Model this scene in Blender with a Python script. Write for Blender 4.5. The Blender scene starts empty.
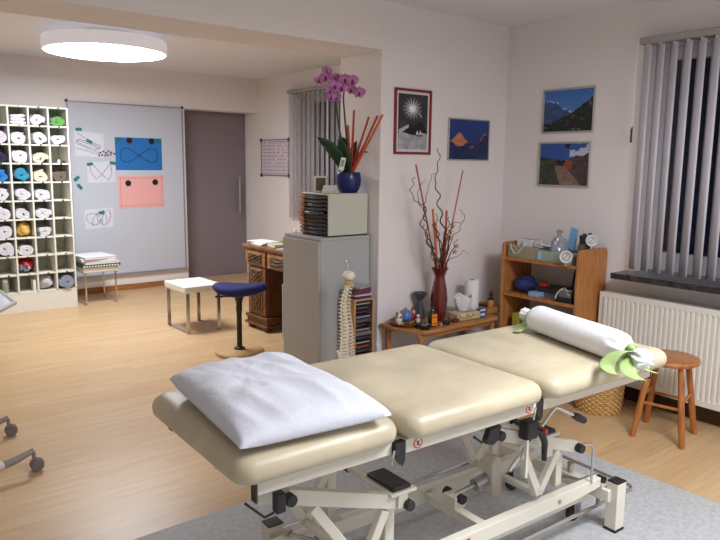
import bpy, bmesh, math, random
from mathutils import Vector, Matrix, noise
random.seed(7)
C = bpy.context.scene.collection
PI = math.pi

# ------------------------------------------------------------------ helpers
def lin(c):
    return tuple(((x/12.92) if x <= .04045 else ((x+.055)/1.055)**2.4) for x in c)
def rgb(r, g, b): return lin((r/255, g/255, b/255))

_m = {}
def mat(name, col, rough=.5, metal=0., bump=0., bscale=60., mottle=0., mscale=6., trans=0., emit=None, estr=0., coat=0., spec=None, stretch=None, sheen=0.):
    if name in _m: return _m[name]
    m = bpy.data.materials.new(name); m.use_nodes = True
    nt = m.node_tree; b = nt.nodes['Principled BSDF']
    col = tuple(col)+(1,) if len(col) == 3 else col
    b.inputs['Base Color'].default_value = col
    b.inputs['Roughness'].default_value = rough; b.inputs['Metallic'].default_value = metal
    b.inputs['Transmission Weight'].default_value = trans
    b.inputs['Coat Weight'].default_value = coat
    if sheen: b.inputs['Sheen Weight'].default_value = sheen
    if spec is not None: b.inputs['Specular IOR Level'].default_value = spec
    if emit: b.inputs['Emission Color'].default_value = tuple(emit)+(1,); b.inputs['Emission Strength'].default_value = estr
    tc = nt.nodes.new('ShaderNodeTexCoord'); src = tc.outputs['Object']
    if stretch:
        mp = nt.nodes.new('ShaderNodeMapping'); mp.inputs['Scale'].default_value = stretch
        nt.links.new(src, mp.inputs[0]); src = mp.outputs[0]
    if mottle:
        n = nt.nodes.new('ShaderNodeTexNoise'); n.inputs['Scale'].default_value = mscale; n.inputs['Detail'].default_value = 5
        nt.links.new(src, n.inputs['Vector'])
        r = nt.nodes.new('ShaderNodeValToRGB')
        r.color_ramp.elements[0].position = .3; r.color_ramp.elements[1].position = .7
        r.color_ramp.elements[0].color = tuple(max(0, c*(1-mottle)) for c in col[:3])+(1,)
        r.color_ramp.elements[1].color = tuple(min(1, c*(1+mottle)) for c in col[:3])+(1,)
        nt.links.new(n.outputs['Fac'], r.inputs[0]); nt.links.new(r.outputs[0], b.inputs['Base Color'])
    if bump:
        n = nt.nodes.new('ShaderNodeTexNoise'); n.inputs['Scale'].default_value = bscale; n.inputs['Detail'].default_value = 4
        nt.links.new(src, n.inputs['Vector'])
        bp = nt.nodes.new('ShaderNodeBump'); bp.inputs['Strength'].default_value = bump; bp.inputs['Distance'].default_value = .01
        nt.links.new(n.outputs['Fac'], bp.inputs['Height']); nt.links.new(bp.outputs[0], b.inputs['Normal'])
    _m[name] = m; return m

def wood(name, c1, c2, stretch, rough=.45, scale=6.):
    if name in _m: return _m[name]
    m = mat(name, c1, rough); nt = m.node_tree; b = nt.nodes['Principled BSDF']
    tc = nt.nodes.new('ShaderNodeTexCoord'); mp = nt.nodes.new('ShaderNodeMapping'); mp.inputs['Scale'].default_value = stretch
    nt.links.new(tc.outputs['Object'], mp.inputs[0])
    n = nt.nodes.new('ShaderNodeTexNoise'); n.inputs['Scale'].default_value = scale; n.inputs['Detail'].default_value = 6; n.inputs['Distortion'].default_value = .6
    nt.links.new(mp.outputs[0], n.inputs['Vector'])
    r = nt.nodes.new('ShaderNodeValToRGB'); r.color_ramp.elements[0].position = .35; r.color_ramp.elements[1].position = .68
    r.color_ramp.elements[0].color = tuple(c1)+(1,); r.color_ramp.elements[1].color = tuple(c2)+(1,)
    nt.links.new(n.outputs['Fac'], r.inputs[0]); nt.links.new(r.outputs[0], b.inputs['Base Color'])
    return m

class B:
    """collects shapes for ONE mesh"""
    def __init__(s): s.bm = bmesh.new()
    def _mi(s, faces, mi):
        for f in faces: f.material_index = mi
    def box(s, x0, x1, y0, y1, z0, z1, mi=0):
        v = [s.bm.verts.new(p) for p in ((x0,y0,z0),(x1,y0,z0),(x1,y1,z0),(x0,y1,z0),(x0,y0,z1),(x1,y0,z1),(x1,y1,z1),(x0,y1,z1))]
        fs = [s.bm.faces.new([v[i] for i in q]) for q in ((3,2,1,0),(4,5,6,7),(0,1,5,4),(1,2,6,5),(2,3,7,6),(3,0,4,7))]
        s._mi(fs, mi); return s
    def rbox(s, c, size, rot, mi=0):
        """box rotated by Euler rot about its centre"""
        from mathutils import Euler
        M = Euler(rot).to_matrix(); hx, hy, hz = [a/2 for a in size]; c = Vector(c)
        v = [s.bm.verts.new(c+M@Vector(p)) for p in ((-hx,-hy,-hz),(hx,-hy,-hz),(hx,hy,-hz),(-hx,hy,-hz),(-hx,-hy,hz),(hx,-hy,hz),(hx,hy,hz),(-hx,hy,hz))]
        fs = [s.bm.faces.new([v[i] for i in q]) for q in ((3,2,1,0),(4,5,6,7),(0,1,5,4),(1,2,6,5),(2,3,7,6),(3,0,4,7))]
        s._mi(fs, mi); return s
    def bar(s, a, b, w, h, up=(0,0,1), mi=0):
        """rectangular bar from a to b; w across, h along 'up'"""
        a, b = Vector(a), Vector(b); d = (b-a).normalized(); u = Vector(up)
        side = d.cross(u)
        if side.length < 1e-4: side = d.cross(Vector((1,0,0)))
        side.normalize(); u = side.cross(d).normalized()
        r = []
        for p in (a, b):
            for sx, sy in ((-1,-1),(1,-1),(1,1),(-1,1)):
                r.append(s.bm.verts.new(p+side*sx*w/2+u*sy*h/2))
        fs = [s.bm.faces.new([r[i] for i in q]) for q in ((3,2,1,0),(4,5,6,7),(0,1,5,4),(1,2,6,5),(2,3,7,6),(3,0,4,7))]
        s._mi(fs, mi); return s
    def tube(s, pts, r, n=8, mi=0, closed=False):
        pts = [Vector(p) for p in pts]; N = len(pts)
        rr = r if isinstance(r, (list, tuple)) else [r]*N
        rings = []; prev = None
        for i, p in enumerate(pts):
            if closed: d = (pts[(i+1)%N]-pts[i-1])
            elif i == 0: d = pts[1]-pts[0]
            elif i == N-1: d = pts[-1]-pts[-2]
            else: d = (pts[i+1]-pts[i]).normalized()+(pts[i]-pts[i-1]).normalized()
            d = d.normalized() if d.length > 1e-9 else Vector((0,0,1))
            if prev is None:
                a = d.cross(Vector((0,0,1)))
                if a.length < .05: a = d.cross(Vector((1,0,0)))
                a.normalize()
            else:
                a = prev-d*prev.dot(d); a.normalize()
            prev = a; b = d.cross(a)
            rings.append([s.bm.verts.new(p+(a*math.cos(t*2*PI/n)+b*math.sin(t*2*PI/n))*rr[i]) for t in range(n)])
        fs = []
        for i in range(N if closed else N-1):
            A, D = rings[i], rings[(i+1)%N]
            for t in range(n): fs.append(s.bm.faces.new((A[t], A[(t+1)%n], D[(t+1)%n], D[t])))
        if not closed:
            fs.append(s.bm.faces.new(rings[0][::-1])); fs.append(s.bm.faces.new(rings[-1]))
        s._mi(fs, mi); return s
    def cyl(s, a, b, r, r2=None, n=20, mi=0): return s.tube([a, b], [r, r if r2 is None else r2], n, mi)
    def lathe(s, prof, c=(0,0,0), n=28, mi=0, sx=1, sy=1):
        rings = []
        for r, z in prof:
            if r < 1e-5: rings.append([s.bm.verts.new((c[0], c[1], c[2]+z))])
            else: rings.append([s.bm.verts.new((c[0]+r*sx*math.cos(t*2*PI/n), c[1]+r*sy*math.sin(t*2*PI/n), c[2]+z)) for t in range(n)])
        fs = []
        for A, D in zip(rings, rings[1:]):
            for t in range(n):
                q = (t+1)%n
                if len(A) == 1 and len(D) == 1: continue
                if len(A) == 1: fs.append(s.bm.faces.new((A[0], D[q], D[t])))
                elif len(D) == 1: fs.append(s.bm.faces.new((A[t], A[q], D[0])))
                else: fs.append(s.bm.faces.new((A[t], A[q], D[q], D[t])))
        s._mi(fs, mi); return s
    def ball(s, c, r, n=12, sx=1, sy=1, sz=1, mi=0):
        return s.lathe([(r*math.sin(PI*i/n), -r*sz*math.cos(PI*i/n)) for i in range(n+1)], c, n*2, mi, sx, sy)
    def prism(s, poly, z0, z1, mi=0, ax='z'):
        f3 = {'z': lambda a, b, h: (a, b, h), 'y': lambda a, b, h: (a, h, b), 'x': lambda a, b, h: (h, a, b)}[ax]
        lo = [s.bm.verts.new(f3(a, b, z0)) for a, b in poly]; hi = [s.bm.verts.new(f3(a, b, z1)) for a, b in poly]
        n = len(poly); fs = [s.bm.faces.new(lo[::-1]), s.bm.faces.new(hi)]
        for i in range(n): fs.append(s.bm.faces.new((lo[i], lo[(i+1)%n], hi[(i+1)%n], hi[i])))
        s._mi(fs, mi); return s
    def grid(s, fn, nu, nv, mi=0, closed_u=False):
        V = [[s.bm.verts.new(fn(i/nu, j/nv)) for j in range(nv+1)] for i in range(nu+1)]
        fs = [s.bm.faces.new((V[i][j], V[i+1][j], V[i+1][j+1], V[i][j+1])) for i in range(nu) for j in range(nv)]
        s._mi(fs, mi); return s

def wm(o):
    return (wm(o.parent) @ o.matrix_basis) if o.parent else o.matrix_basis.copy()

def build(name, b, m, parent=None, bevel=0., seg=2, sharp=35, smooth=True, sub=0, solid=0., raw=False):
    """links the collected shapes as ONE mesh object. Shapes are in world coordinates unless raw (then in the parent's own frame)."""
    bm = b.bm
    bmesh.ops.recalc_face_normals(bm, faces=bm.faces)
    if parent is None:
        lo = Vector([min(v.co[i] for v in bm.verts) for i in range(3)]); hi = Vector([max(v.co[i] for v in bm.verts) for i in range(3)])
        org = Vector(((lo.x+hi.x)/2, (lo.y+hi.y)/2, lo.z)); T = Matrix.Translation(-org)
    else:
        org = Vector((0,0,0)); T = Matrix.Identity(4) if raw else wm(parent).inverted()
    bm.transform(T)
    me = bpy.data.meshes.new(name); bm.to_mesh(me); bm.free()
    for mm in (m if isinstance(m, (list, tuple)) else [m]): me.materials.append(mm)
    if smooth:
        me.polygons.foreach_set('use_smooth', [True]*len(me.polygons)); me.set_sharp_from_angle(angle=math.radians(sharp))
    o = bpy.data.objects.new(name, me); C.objects.link(o); o.parent = parent; o.location = org
    if bevel:
        md = o.modifiers.new('bevel', 'BEVEL'); md.width = bevel; md.segments = seg; md.limit_method = 'ANGLE'; md.angle_limit = math.radians(40)
    if solid:
        md = o.modifiers.new('solid', 'SOLIDIFY'); md.thickness = solid; md.offset = 0
    if sub:
        md = o.modifiers.new('sub', 'SUBSURF'); md.levels = sub; md.render_levels = sub
    return o

def thing(name, label, cat, loc=(0,0,0), rz=0., group=None):
    o = bpy.data.objects.new(name, None); C.objects.link(o); o.empty_display_size = .1
    o.location = loc; o.rotation_euler = (0,0,rz); o['label'] = label; o['category'] = cat
    if group: o['group'] = group
    return o
def tag(o, label, cat, group=None, kind=None):
    o['label'] = label; o['category'] = cat
    if group: o['group'] = group
    if kind: o['kind'] = kind
    return o
def struct(o): o['kind'] = 'structure'; return o

def fbm(x, y, o=4):
    return sum(noise.noise(Vector((x*2**i, y*2**i, 3.1*i)))/2**i for i in range(o))

def make_print_mat():
    m = mat('printed_paper', (1,1,1), .45); nt = m.node_tree; a = nt.nodes.new('ShaderNodeAttribute'); a.attribute_name = 'Col'
    nt.links.new(a.outputs['Color'], nt.nodes['Principled BSDF'].inputs['Base Color']); return m
PRINT = make_print_mat()
def printed(name, o3, ud, vd, w, h, nu, nv, fn, parent=None, thick=.0012, curl=None, mt=None, **kw):
    """a flat printed sheet: o3 lower-left corner, ud/vd directions; fn(u,v)->srgb 0..1"""
    o3, ud, vd = Vector(o3), Vector(ud).normalized(), Vector(vd).normalized(); nn = ud.cross(vd)
    b = B(); bm = b.bm; V = []
    for i in range(nu+1):
        V.append([bm.verts.new(o3+ud*w*i/nu+vd*h*j/nv+(nn*curl(i/nu, j/nv) if curl else Vector((0,0,0)))) for j in range(nv+1)])
    for i in range(nu):
        for j in range(nv): bm.faces.new((V[i][j], V[i+1][j], V[i+1][j+1], V[i][j+1]))
    ly = bm.loops.layers.float_color.new('Col')
    for i, f in enumerate(bm.faces):
        uu, vv = (i//nv+.5)/nu, (i%nv+.5)/nv
        c = lin(fn(uu, vv))+(1,)
        for l in f.loops: l[ly] = c
    o = build(name, b, mt or PRINT, parent, smooth=False, **kw)
    md = o.modifiers.new('solid', 'SOLIDIFY'); md.thickness = thick; md.offset = -1
    return o
def seg_d(px, py, ax, ay, bx, by):
    dx, dy = bx-ax, by-ay; t = max(0, min(1, ((px-ax)*dx+(py-ay)*dy)/(dx*dx+dy*dy+1e-9)))
    return math.hypot(px-ax-t*dx, py-ay-t*dy)

# ------------------------------------------------------------------ materials
WALL = mat('wall_paint', rgb(240,234,232), .75, bump=.08, bscale=180)
CEIL = mat('ceiling_paint', rgb(240,239,242), .8, bump=.06, bscale=150)
WHITE = mat('white_lacquer', rgb(236,234,226), .35)
SHELFW = mat('shelf_white', rgb(228,226,214), .5)
STEELW = mat('cream_painted_steel', rgb(226,221,206), .35)
CHROME = mat('chrome', (.62,.61,.6), .18, 1.)
BRUSH = mat('brushed_metal', (.45,.45,.46), .35, 1.)
BLACK = mat('black_plastic', (.012,.012,.014), .4)
LEATHER = mat('cream_leatherette', rgb(202,190,162), .34, mottle=.16, mscale=5, bump=.12, bscale=260)
COTTON = mat('white_cotton', rgb(222,225,236), .85, bump=.25, bscale=45, sheen=.2)
def terry(name, c): return mat('terry_'+name, c, .95, bump=.55, bscale=330, mottle=.06, mscale=90, sheen=.3)
GLASS = mat('clear_glass', (.9,.92,.95), .02, trans=1.)
PINE = wood('pine_wood', rgb(190,136,84), rgb(158,104,58), (1,6,6), .4)
STOOLW = wood('stool_wood', rgb(184,118,62), rgb(154,92,44), (7,7,1.2), .38)
SHELFWD = wood('bookcase_wood', rgb(192,132,76), rgb(166,102,52), (8,8,1), .42)
OAKD = wood('carved_oak', rgb(124,78,40), rgb(84,48,22), (6,6,1.2), .4)
OAKL = wood('desk_rail_oak', rgb(176,128,76), rgb(134,90,48), (6,1.5,6), .4)
RADW = mat('radiator_enamel', rgb(234,231,222), .35)
GREY = mat('grey_cabinet_paint', rgb(174,177,178), .5)

# ------------------------------------------------------------------ room shell
YM, XP, YP = 3.54, 3.03, 3.99         # picture wall plane, pillar side plane, pillar back
XR, YB, XC = 4.33, 8.41, 4.93         # right wall, back wall, far right wall
XL, Y0 = -1.7, -1.6
HF, HB, HBEAM = 2.66, 2.74, 2.35

def floor_mat():
    m = mat('laminate_floor', (.5,.35,.2), .38); nt = m.node_tree; b = nt.nodes['Principled BSDF']
    tc = nt.nodes.new('ShaderNodeTexCoord')
    br = nt.nodes.new('ShaderNodeTexBrick'); br.inputs['Scale'].default_value = 1; br.offset = .37
    br.inputs['Brick Width'].default_value = 1.25; br.inputs['Row Height'].default_value = .095; br.inputs['Mortar Size'].default_value = .0012
    br.inputs['Color1'].default_value = rgb(214,184,142)+(1,); br.inputs['Color2'].default_value = rgb(206,173,129)+(1,); br.inputs['Mortar'].default_value = rgb(198,160,118)+(1,)
    nt.links.new(tc.outputs['Object'], br.inputs['Vector'])
    mp = nt.nodes.new('ShaderNodeMapping'); mp.inputs['Scale'].default_value = (1.3, 16, 1); nt.links.new(tc.outputs['Object'], mp.inputs[0])
    n = nt.nodes.new('ShaderNodeTexNoise'); n.inputs['Scale'].default_value = 2.2; n.inputs['Detail'].default_value = 7; n.inputs['Distortion'].default_value = .5
    nt.links.new(mp.outputs[0], n.inputs['Vector'])
    mx = nt.nodes.new('ShaderNodeMix'); mx.data_type = 'RGBA'; mx.blend_type = 'MULTIPLY'; mx.inputs['Factor'].default_value = 1
    r = nt.nodes.new('ShaderNodeValToRGB'); r.color_ramp.elements[0].position = .3; r.color_ramp.elements[1].position = .7
    r.color_ramp.elements[0].color = (.84,.79,.72,1); r.color_ramp.elements[1].color = (1,1,1,1)
    nt.links.new(n.outputs['Fac'], r.inputs[0]); nt.links.new(br.outputs['Color'], mx.inputs['A']); nt.links.new(r.outputs[0], mx.inputs['B'])
    nt.links.new(mx.outputs['Result'], b.inputs['Base Color']); b.inputs['Roughness'].default_value = .36
    return m
struct(build('floor', B().box(XL-.2, 5.6, Y0-.2, 9.9, -.1, 0), floor_mat(), smooth=False))
struct(build('ceiling', B().box(XL-.2, 5.6, Y0-.2, YM, HF, HF+.15).box(XL-.2, 5.6, YP, 9.9, HB, HB+.15), CEIL, smooth=False))
struct(build('ceiling_beam', B().box(XL-.2, XP, YM, YP, HBEAM, HB+.15), WALL, smooth=False))
# right wall with window opening
WY0, WY1, WZ0, WZ1 = .75, 2.37, .90, 2.385
struct(build('wall_right', B().box(XR, XR+.3, WY1, YM+.2, 0, HF+.1).box(XR, XR+.3, Y0, WY0, 0, HF+.1).box(XR, XR+.3, WY0, WY1, 0, WZ0).box(XR, XR+.3, WY0, WY1, WZ1, HF+.1), WALL, smooth=False))
# picture wall with the pillar end
struct(build('wall_middle', B().box(XP, XR+.3, YM, YP, 0, HB+.1), WALL, smooth=False, bevel=.006))
VY0, VY1, VZ0, VZ1 = 5.9, 7.36, .86, 2.46
struct(build('wall_far_right', B().box(XC, XC+.3, VY1, 9.9, 0, HB+.1).box(XC, XC+.3, YP, VY0, 0, HB+.1).box(XC, XC+.3, VY0, VY1, 0, VZ0).box(XC, XC+.3, VY0, VY1, VZ1, HB+.1), WALL, smooth=False))
DX0, DZ = 3.86, 2.285
struct(build('wall_back', B().box(XL-.2, DX0, YB, YB+.28, 0, HB+.1).box(DX0, XC, YB, YB+.28, DZ, HB+.1), WALL, smooth=False))
struct(build('wall_left', B().box(XL-.2, XL, Y0, 9.9, 0, HB+.1), WALL, smooth=False))
struct(build('wall_front', B().box(XL, XR+.3, Y0-.2, Y0, 0, HF+.1), WALL, smooth=False))
struct(build('wall_corridor', B().box(XL-.2, XC+.3, 9.8, 9.9, 0, HB+.1), mat('corridor_paint', rgb(150,140,140), .8), smooth=False))
SKIRT = wood('skirting_wood', rgb(176,120,70), rgb(150,98,54), (1.2,8,8), .45)
struct(build('baseboard_back', B().box(XL, DX0, YB-.014, YB, 0, .07), SKIRT, bevel=.003))
SKD = mat('dark_skirting', rgb(78,50,34), .5)
struct(build('baseboard_right', B().box(XR-.016, XR, Y0, YM, 0, .09), SKD, bevel=.003))
struct(build('baseboard_middle', B().box(XP, XR-.016, YM-.014, YM, 0, .07), SKIRT, bevel=.003))
struct(build('baseboard_far_right', B().box(XC-.014, XC, YP, YB, 0, .07), SKIRT, bevel=.003))

# windows
FRM = mat('window_frame_white', rgb(206,204,206), .35)
PANE = mat('window_glass', (.85,.88,.95), .01, trans=1.)
def window(name, xf, y0, y1, z0, z1):
    w = bpy.data.objects.new(name, None); C.objects.link(w); w.location = (xf, (y0+y1)/2, z0); struct(w)
    f = .062; b = B()
    b.box(xf, xf+.07, y0, y0+f, z0, z1).box(xf, xf+.07, y1-f, y1, z0, z1).box(xf, xf+.07, y0+f, y1-f, z0, z0+.13).box(xf, xf+.07, y0+f, y1-f, z1-f*1.4, z1)
    mid = (y0+y1)/2; b.box(xf, xf+.07, mid-.05, mid+.05, z0+.13, z1-f*1.4)
    build('window_frame', b, FRM, w, bevel=.006)
    for a, c in ((y0+f, mid-.05), (mid+.05, y1-f)):
        build('pane', B().box(xf+.03, xf+.045, a, c, z0+.13, z1-f*1.4), PANE, w, smooth=False)
    return w
w1 = window('window_1', XR+.17, WY0, WY1, WZ0, WZ1)
def marble():
    m = mat('black_marble', (.02,.02,.024), .22); nt = m.node_tree; b = nt.nodes['Principled BSDF']
    tc = nt.nodes.new('ShaderNodeTexCoord'); n = nt.nodes.new('ShaderNodeTexNoise'); n.inputs['Scale'].default_value = 7; n.inputs['Detail'].default_value = 8; n.inputs['Distortion'].default_value = 2.5
    nt.links.new(tc.outputs['Object'], n.inputs['Vector']); r = nt.nodes.new('ShaderNodeValToRGB')
    e = r.color_ramp.elements; e[0].position = .42; e[0].color = (.012,.012,.015,1); e[1].position = .5; e[1].color = (.055,.052,.055,1)
    x = e.new(.56); x.color = (.02,.02,.024,1); x = e.new(.75); x.color = (.032,.03,.032,1)
    nt.links.new(n.outputs['Fac'], r.inputs[0]); nt.links.new(r.outputs[0], b.inputs['Base Color']); return m
MARB = marble()
struct(build('trim_1', B().box(XR-.21, XR-.001, .62, 2.43, .865, .903).box(XR-.001, XR+.168, WY0+.001, WY1-.001, .901, .903), MARB, bevel=.004))
bpy.data.objects['trim_1'].name = 'window_sill'
w2 = window('window_2', XC+.17, VY0, VY1, VZ0, VZ1)
# frosted sliding door (handle on the room side)
d1 = bpy.data.objects.new('door_1', None); C.objects.link(d1); d1.location = (4.35, 8.74, 0); struct(d1)
FROST = mat('frosted_glass', rgb(146,134,140), .34, trans=.1)
build('glass_panel', B().box(3.72, 4.925, 8.73, 8.742, .012, 2.42), FROST, d1, bevel=.002)
hb = B()
for dy in (0,):
    hb.tube([(4.79,8.665,.90),(4.79,8.665,1.40)], .019, 12)
    for z in (.98, 1.33): hb.cyl((4.79,8.665,z), (4.79,8.73,z), .008, n=10)
build('door_handle', hb, BRUSH, d1)
struct(build('door_track', B().box(3.6, 4.93, 8.70, 8.775, 2.42, 2.50), BRUSH))
struct(build('floor_rail', B().box(3.7, 4.925, 8.725, 8.748, 0, .012), BRUSH))

# vertical blinds
VANE = mat('blind_fabric', rgb(222,220,232), .8, bump=.15, bscale=300, trans=0.)
VANE2 = mat('sheer_blind_fabric', rgb(196,190,198), .8, bump=.15, bscale=300)
_nt = VANE2.node_tree; _tr = _nt.nodes.new('ShaderNodeBsdfTransparent'); _mx = _nt.nodes.new('ShaderNodeMixShader'); _mx.inputs[0].default_value = .6
_nt.links.new(_nt.nodes['Principled BSDF'].outputs[0], _mx.inputs[1]); _nt.links.new(_tr.outputs[0], _mx.inputs[2]); _nt.links.new(_mx.outputs[0], _nt.nodes['Material Output'].inputs[0])
RAILM = mat('blind_rail', rgb(170,166,166), .4, .3)
def blind(name, label, x, y0, y1, z0, z1, pitch, width, ang, m, rail, sagx=0.0, chain=True):
    t = thing(name, label, 'window blind', (x, (y0+y1)/2, z0))
    build('head_rail', B().box(x-.025, XRW+0.0, y0, y1, z1, z1+.045), RAILM, t, bevel=.006)
    n = int((y1-y0-.04)/pitch)
    for i in range(n+1):
        yc = y1-.05-i*pitch
        if yc < y0+.03: break
        a = ang+random.uniform(-.03,.03)
        def fn(u, v, yc=yc, a=a):
            s = (u-.5)*width; bow = .006*(1-(2*u-1)**2)
            return (x+s*math.sin(a)*-1*-1 - bow*math.cos(a), yc+s*math.cos(a)+bow*math.sin(a), z0+(z1-z0-.012)*v)
        build('vane', B().grid(fn, 4, 1), m, t, solid=.0012, sharp=80)
        build('vane_clip', B().box(x-.004, x+.004, yc-.009, yc+.009, z1-.012, z1), WHITE, t)
    if chain:
        yy = y1+.008
        build('pull_cord', B().tube([(x-.02,yy,z1+.02),(x-.02,yy,(z0+z1)/2+.20)], .002, 5).tube([(x-.032,yy,z1+.02),(x-.032,yy,(z0+z1)/2+.20)], .002, 5), WHITE, t)
        build('cord_weight', B().tube([(x-.026,yy,(z0+z1)/2+.21),(x-.026,yy,(z0+z1)/2+.11)], .007, 8), mat('dark_weight', rgb(60,60,66), .4), t)
XRW = XR
blind('vertical_blind', 'pale lilac vertical blind over the window above the ribbed radiator', XR-.085, .7, 2.40, .925, 2.375, .0855, .089, PI/2-math.radians(58), VANE, None)
XRW = XC
blind('vertical_blind', 'sheer grey vertical blind behind the pink orchid', XC-.07, 5.85, 7.50, .9, 2.47, .10, .115, PI/2-math.radians(76), VANE2, None, chain=False)
build('blind_wand', B().cyl((XC-.09,6.62,1.0), (XC-.09,6.62,2.46), .006, n=8), WHITE, bpy.data.objects['vertical_blind.001'])
# ------------------------------------------------------------------ lamps
LAMPM = mat('lamp_housing', rgb(232,228,226), .5, emit=(.95,.93,1.0), estr=.28)
DIFF = mat('lamp_diffuser', (1,1,1), .5, emit=(.93,.95,1.0), estr=35)
def lamp(loc, zc, label):
    t = thing('ceiling_lamp', label, 'ceiling lamp', (loc[0], loc[1], zc))
    R = .53
    build('mounting_plate', B().lathe([(0,.07),(.2,.07),(.2,0.0005),(0,.0005)], (loc[0],loc[1],zc), 32), WHITE, t)
    build('lamp_housing', B().lathe([(0,0),(R-.004,0),(R,-.006),(R,-.105),(R-.006,-.11),(R-.014,-.11),(R-.014,-.09),(0,-.09)], (loc[0],loc[1],zc), 72), LAMPM, t)
    build('lamp_diffuser', B().lathe([(R-.016,-.092),(R-.016,-.109),(R-.03,-.113),(0,-.115)], (loc[0],loc[1],zc), 72), DIFF, t)
    return t
lamp((2.19,6.37), HB-.07, 'large round white drum lamp glowing on the ceiling before the whiteboard')
lamp((2.35,.25), HF-.07, 'round white drum lamp on the ceiling above the treatment bench')

# ------------------------------------------------------------------ towel shelf
SX1, SX0, SY0, SZ1, PZ, PX = 2.225, 1.26, 7.73, 2.155, .194, .193
SD = .34
ts = thing('towel_shelf', 'tall white cubbyhole shelf full of rolled towels by the whiteboard', 'shelf', (1.72, SY0+SD/2, 0))
b = B()
for c in range(6):
    x = SX1-PX*c; b.box(x-.018, x, SY0, SY0+SD, 0.212, SZ1)
for r in range(11):
    z = SZ1-PZ*r
    for c in range(5): b.box(SX1-PX*(c+1), SX1-PX*c-.018, SY0+.002, SY0+SD, z-.016, z)
build('carcass', b, SHELFW, ts, bevel=.0012, seg=1)
build('back_panel', B().box(SX0-.018, SX1, SY0+SD, SY0+SD+.008, .0, SZ1), mat('shelf_back', rgb(196,196,178), .6), ts)
build('plinth', B().box(SX0-.018, SX1, SY0+.004, SY0+SD, 0, .203), SHELFW, ts, bevel=.002)
MARK = [mat('mark_dark', rgb(50,50,60), .5), mat('mark_yellow', rgb(200,180,90), .5)]
for r in range(10):
    for c in range(4):
        x = SX1-PX*(c+.5); z = SZ1-PZ*r-.008
        build('shelf_marker', B().box(x-.008, x+.008, SY0-.003, SY0+.002, z-.006, z+.008), MARK[1 if c == 2 else 0], ts)
_rr = random.Random(3)
def roll(c, r, m, label, R=.07, turns=2.6, sx=1.12, sz=.9, depth=.26, dy=0., dx=0., hole=.018, tilt=0., name='rolled_towel', droop=0):
    x0 = SX1-PX*(c+.5)-.009+dx; zf = SZ1-PZ*(r+1)+.0005
    R *= 1.13; sx = min(sx, .086/R); sz = min(sz, 1.0)
    hole = hole*.45; turns = turns*1.15; n = int(turns*22); th = (R-hole)/turns; sd = _rr.random()*90
    ph = _rr.uniform(0, 2*PI); wob = [_rr.uniform(-.006,.006) for _ in range(6)]
    b = B(); y0 = SY0+.012+dy; ny = 5
    def P(t, off, y):
        rad = hole+(R-th*.5-hole)*t+off; a = ph-t*turns*2*PI
        w = wob[0]*math.cos(2*a)+wob[1]*math.sin(3*a)+wob[2]*math.cos(4*a)
        rr = rad*(1+w*8)
        X, Z = rr*math.cos(a)*sx, rr*math.sin(a)*sz
        X, Z = X+.016*noise.noise(Vector((X*14, Z*14, sd))), Z+.018*noise.noise(Vector((X*14, Z*14, sd+9)))
        X = max(-.083, min(.083, X)); return (x0+X, y, zf+Z)
    V = []
    for j in range(ny+1):
        y = y0+depth*j/ny
        ring = []
        for i in range(n+1):
            q = P(i/n, th*.44, y); f = .004*noise.noise(Vector((i*.35, j*.0, r*3+c*7)))
            ring.append((q[0], q[1]+(f*2 if j == 0 else 0), q[2]))
        for i in range(n, -1, -1):
            q = P(i/n, -th*.44, y); f = .004*noise.noise(Vector((i*.35, 5, r*3+c*7)))
            ring.append((q[0], q[1]+(f*2 if j == 0 else 0), q[2]))
        V.append([b.bm.verts.new(q) for q in ring])
    K = len(V[0])
    for j in range(ny):
        for i in range(K): b.bm.faces.new((V[j][i], V[j][(i+1)%K], V[j+1][(i+1)%K], V[j+1][i]))
    for j in (0, ny):
        for i in range(n): b.bm.faces.new((V[j][i], V[j][i+1], V[j][K-2-i], V[j][K-1-i]))
    bm = b.bm; xl = SX1-PX*(c+1)+.0015
    for v in bm.verts: v.co.x = max(xl, min(SX1-PX*c-.0195, v.co.x))
    minz = min(v.co.z for v in bm.verts)
    for v in bm.verts:
        v.co.z += zf-minz+.0005
        if tilt: v.co.z += 0
        fl = zf+.006                      # flattened where it rests
        if v.co.z < fl: v.co.z = zf+.0005+(v.co.z-zf)*.6
    o = build(name, b, m, bevel=.0035, seg=2, sharp=60)
    return tag(o, label, 'towel', 'rolled towels in the white cubbyhole shelf')
def folded(c, r, m, label, w=.14, layers=3, th=.03, depth=.25, dx=0.):
    x0 = SX1-PX*(c+.5)-.009+dx; zf = SZ1-PZ*(r+1)+.001
    b = B(); seed = _rr.random()*50
    for k in range(layers):
        def prof(k=k):
            pts = []
            ww = w*(1-.06*k)
            for i in range(24):
                a = 2*PI*i/24
                px = math.copysign(abs(math.cos(a))**.5, math.cos(a))*ww/2; pz = math.copysign(abs(math.sin(a))**.7, math.sin(a))*th/2
                pz += .007*noise.noise(Vector((px*20, k*2, seed)))+.10*px*(k-1)*.4
                pts.append((x0+px, zf+th*.5+th*.93*k+pz))
            return pts
        b.prism(prof(), SY0+.012, SY0+.012+depth, ax='y')
    mz = min(v.co.z for v in b.bm.verts)
    for v in b.bm.verts: v.co.z += zf-mz
    return tag(build('folded_towel', b, m, bevel=.006, seg=2, sharp=60), label, 'towel', 'rolled towels in the white cubbyhole shelf')
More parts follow.
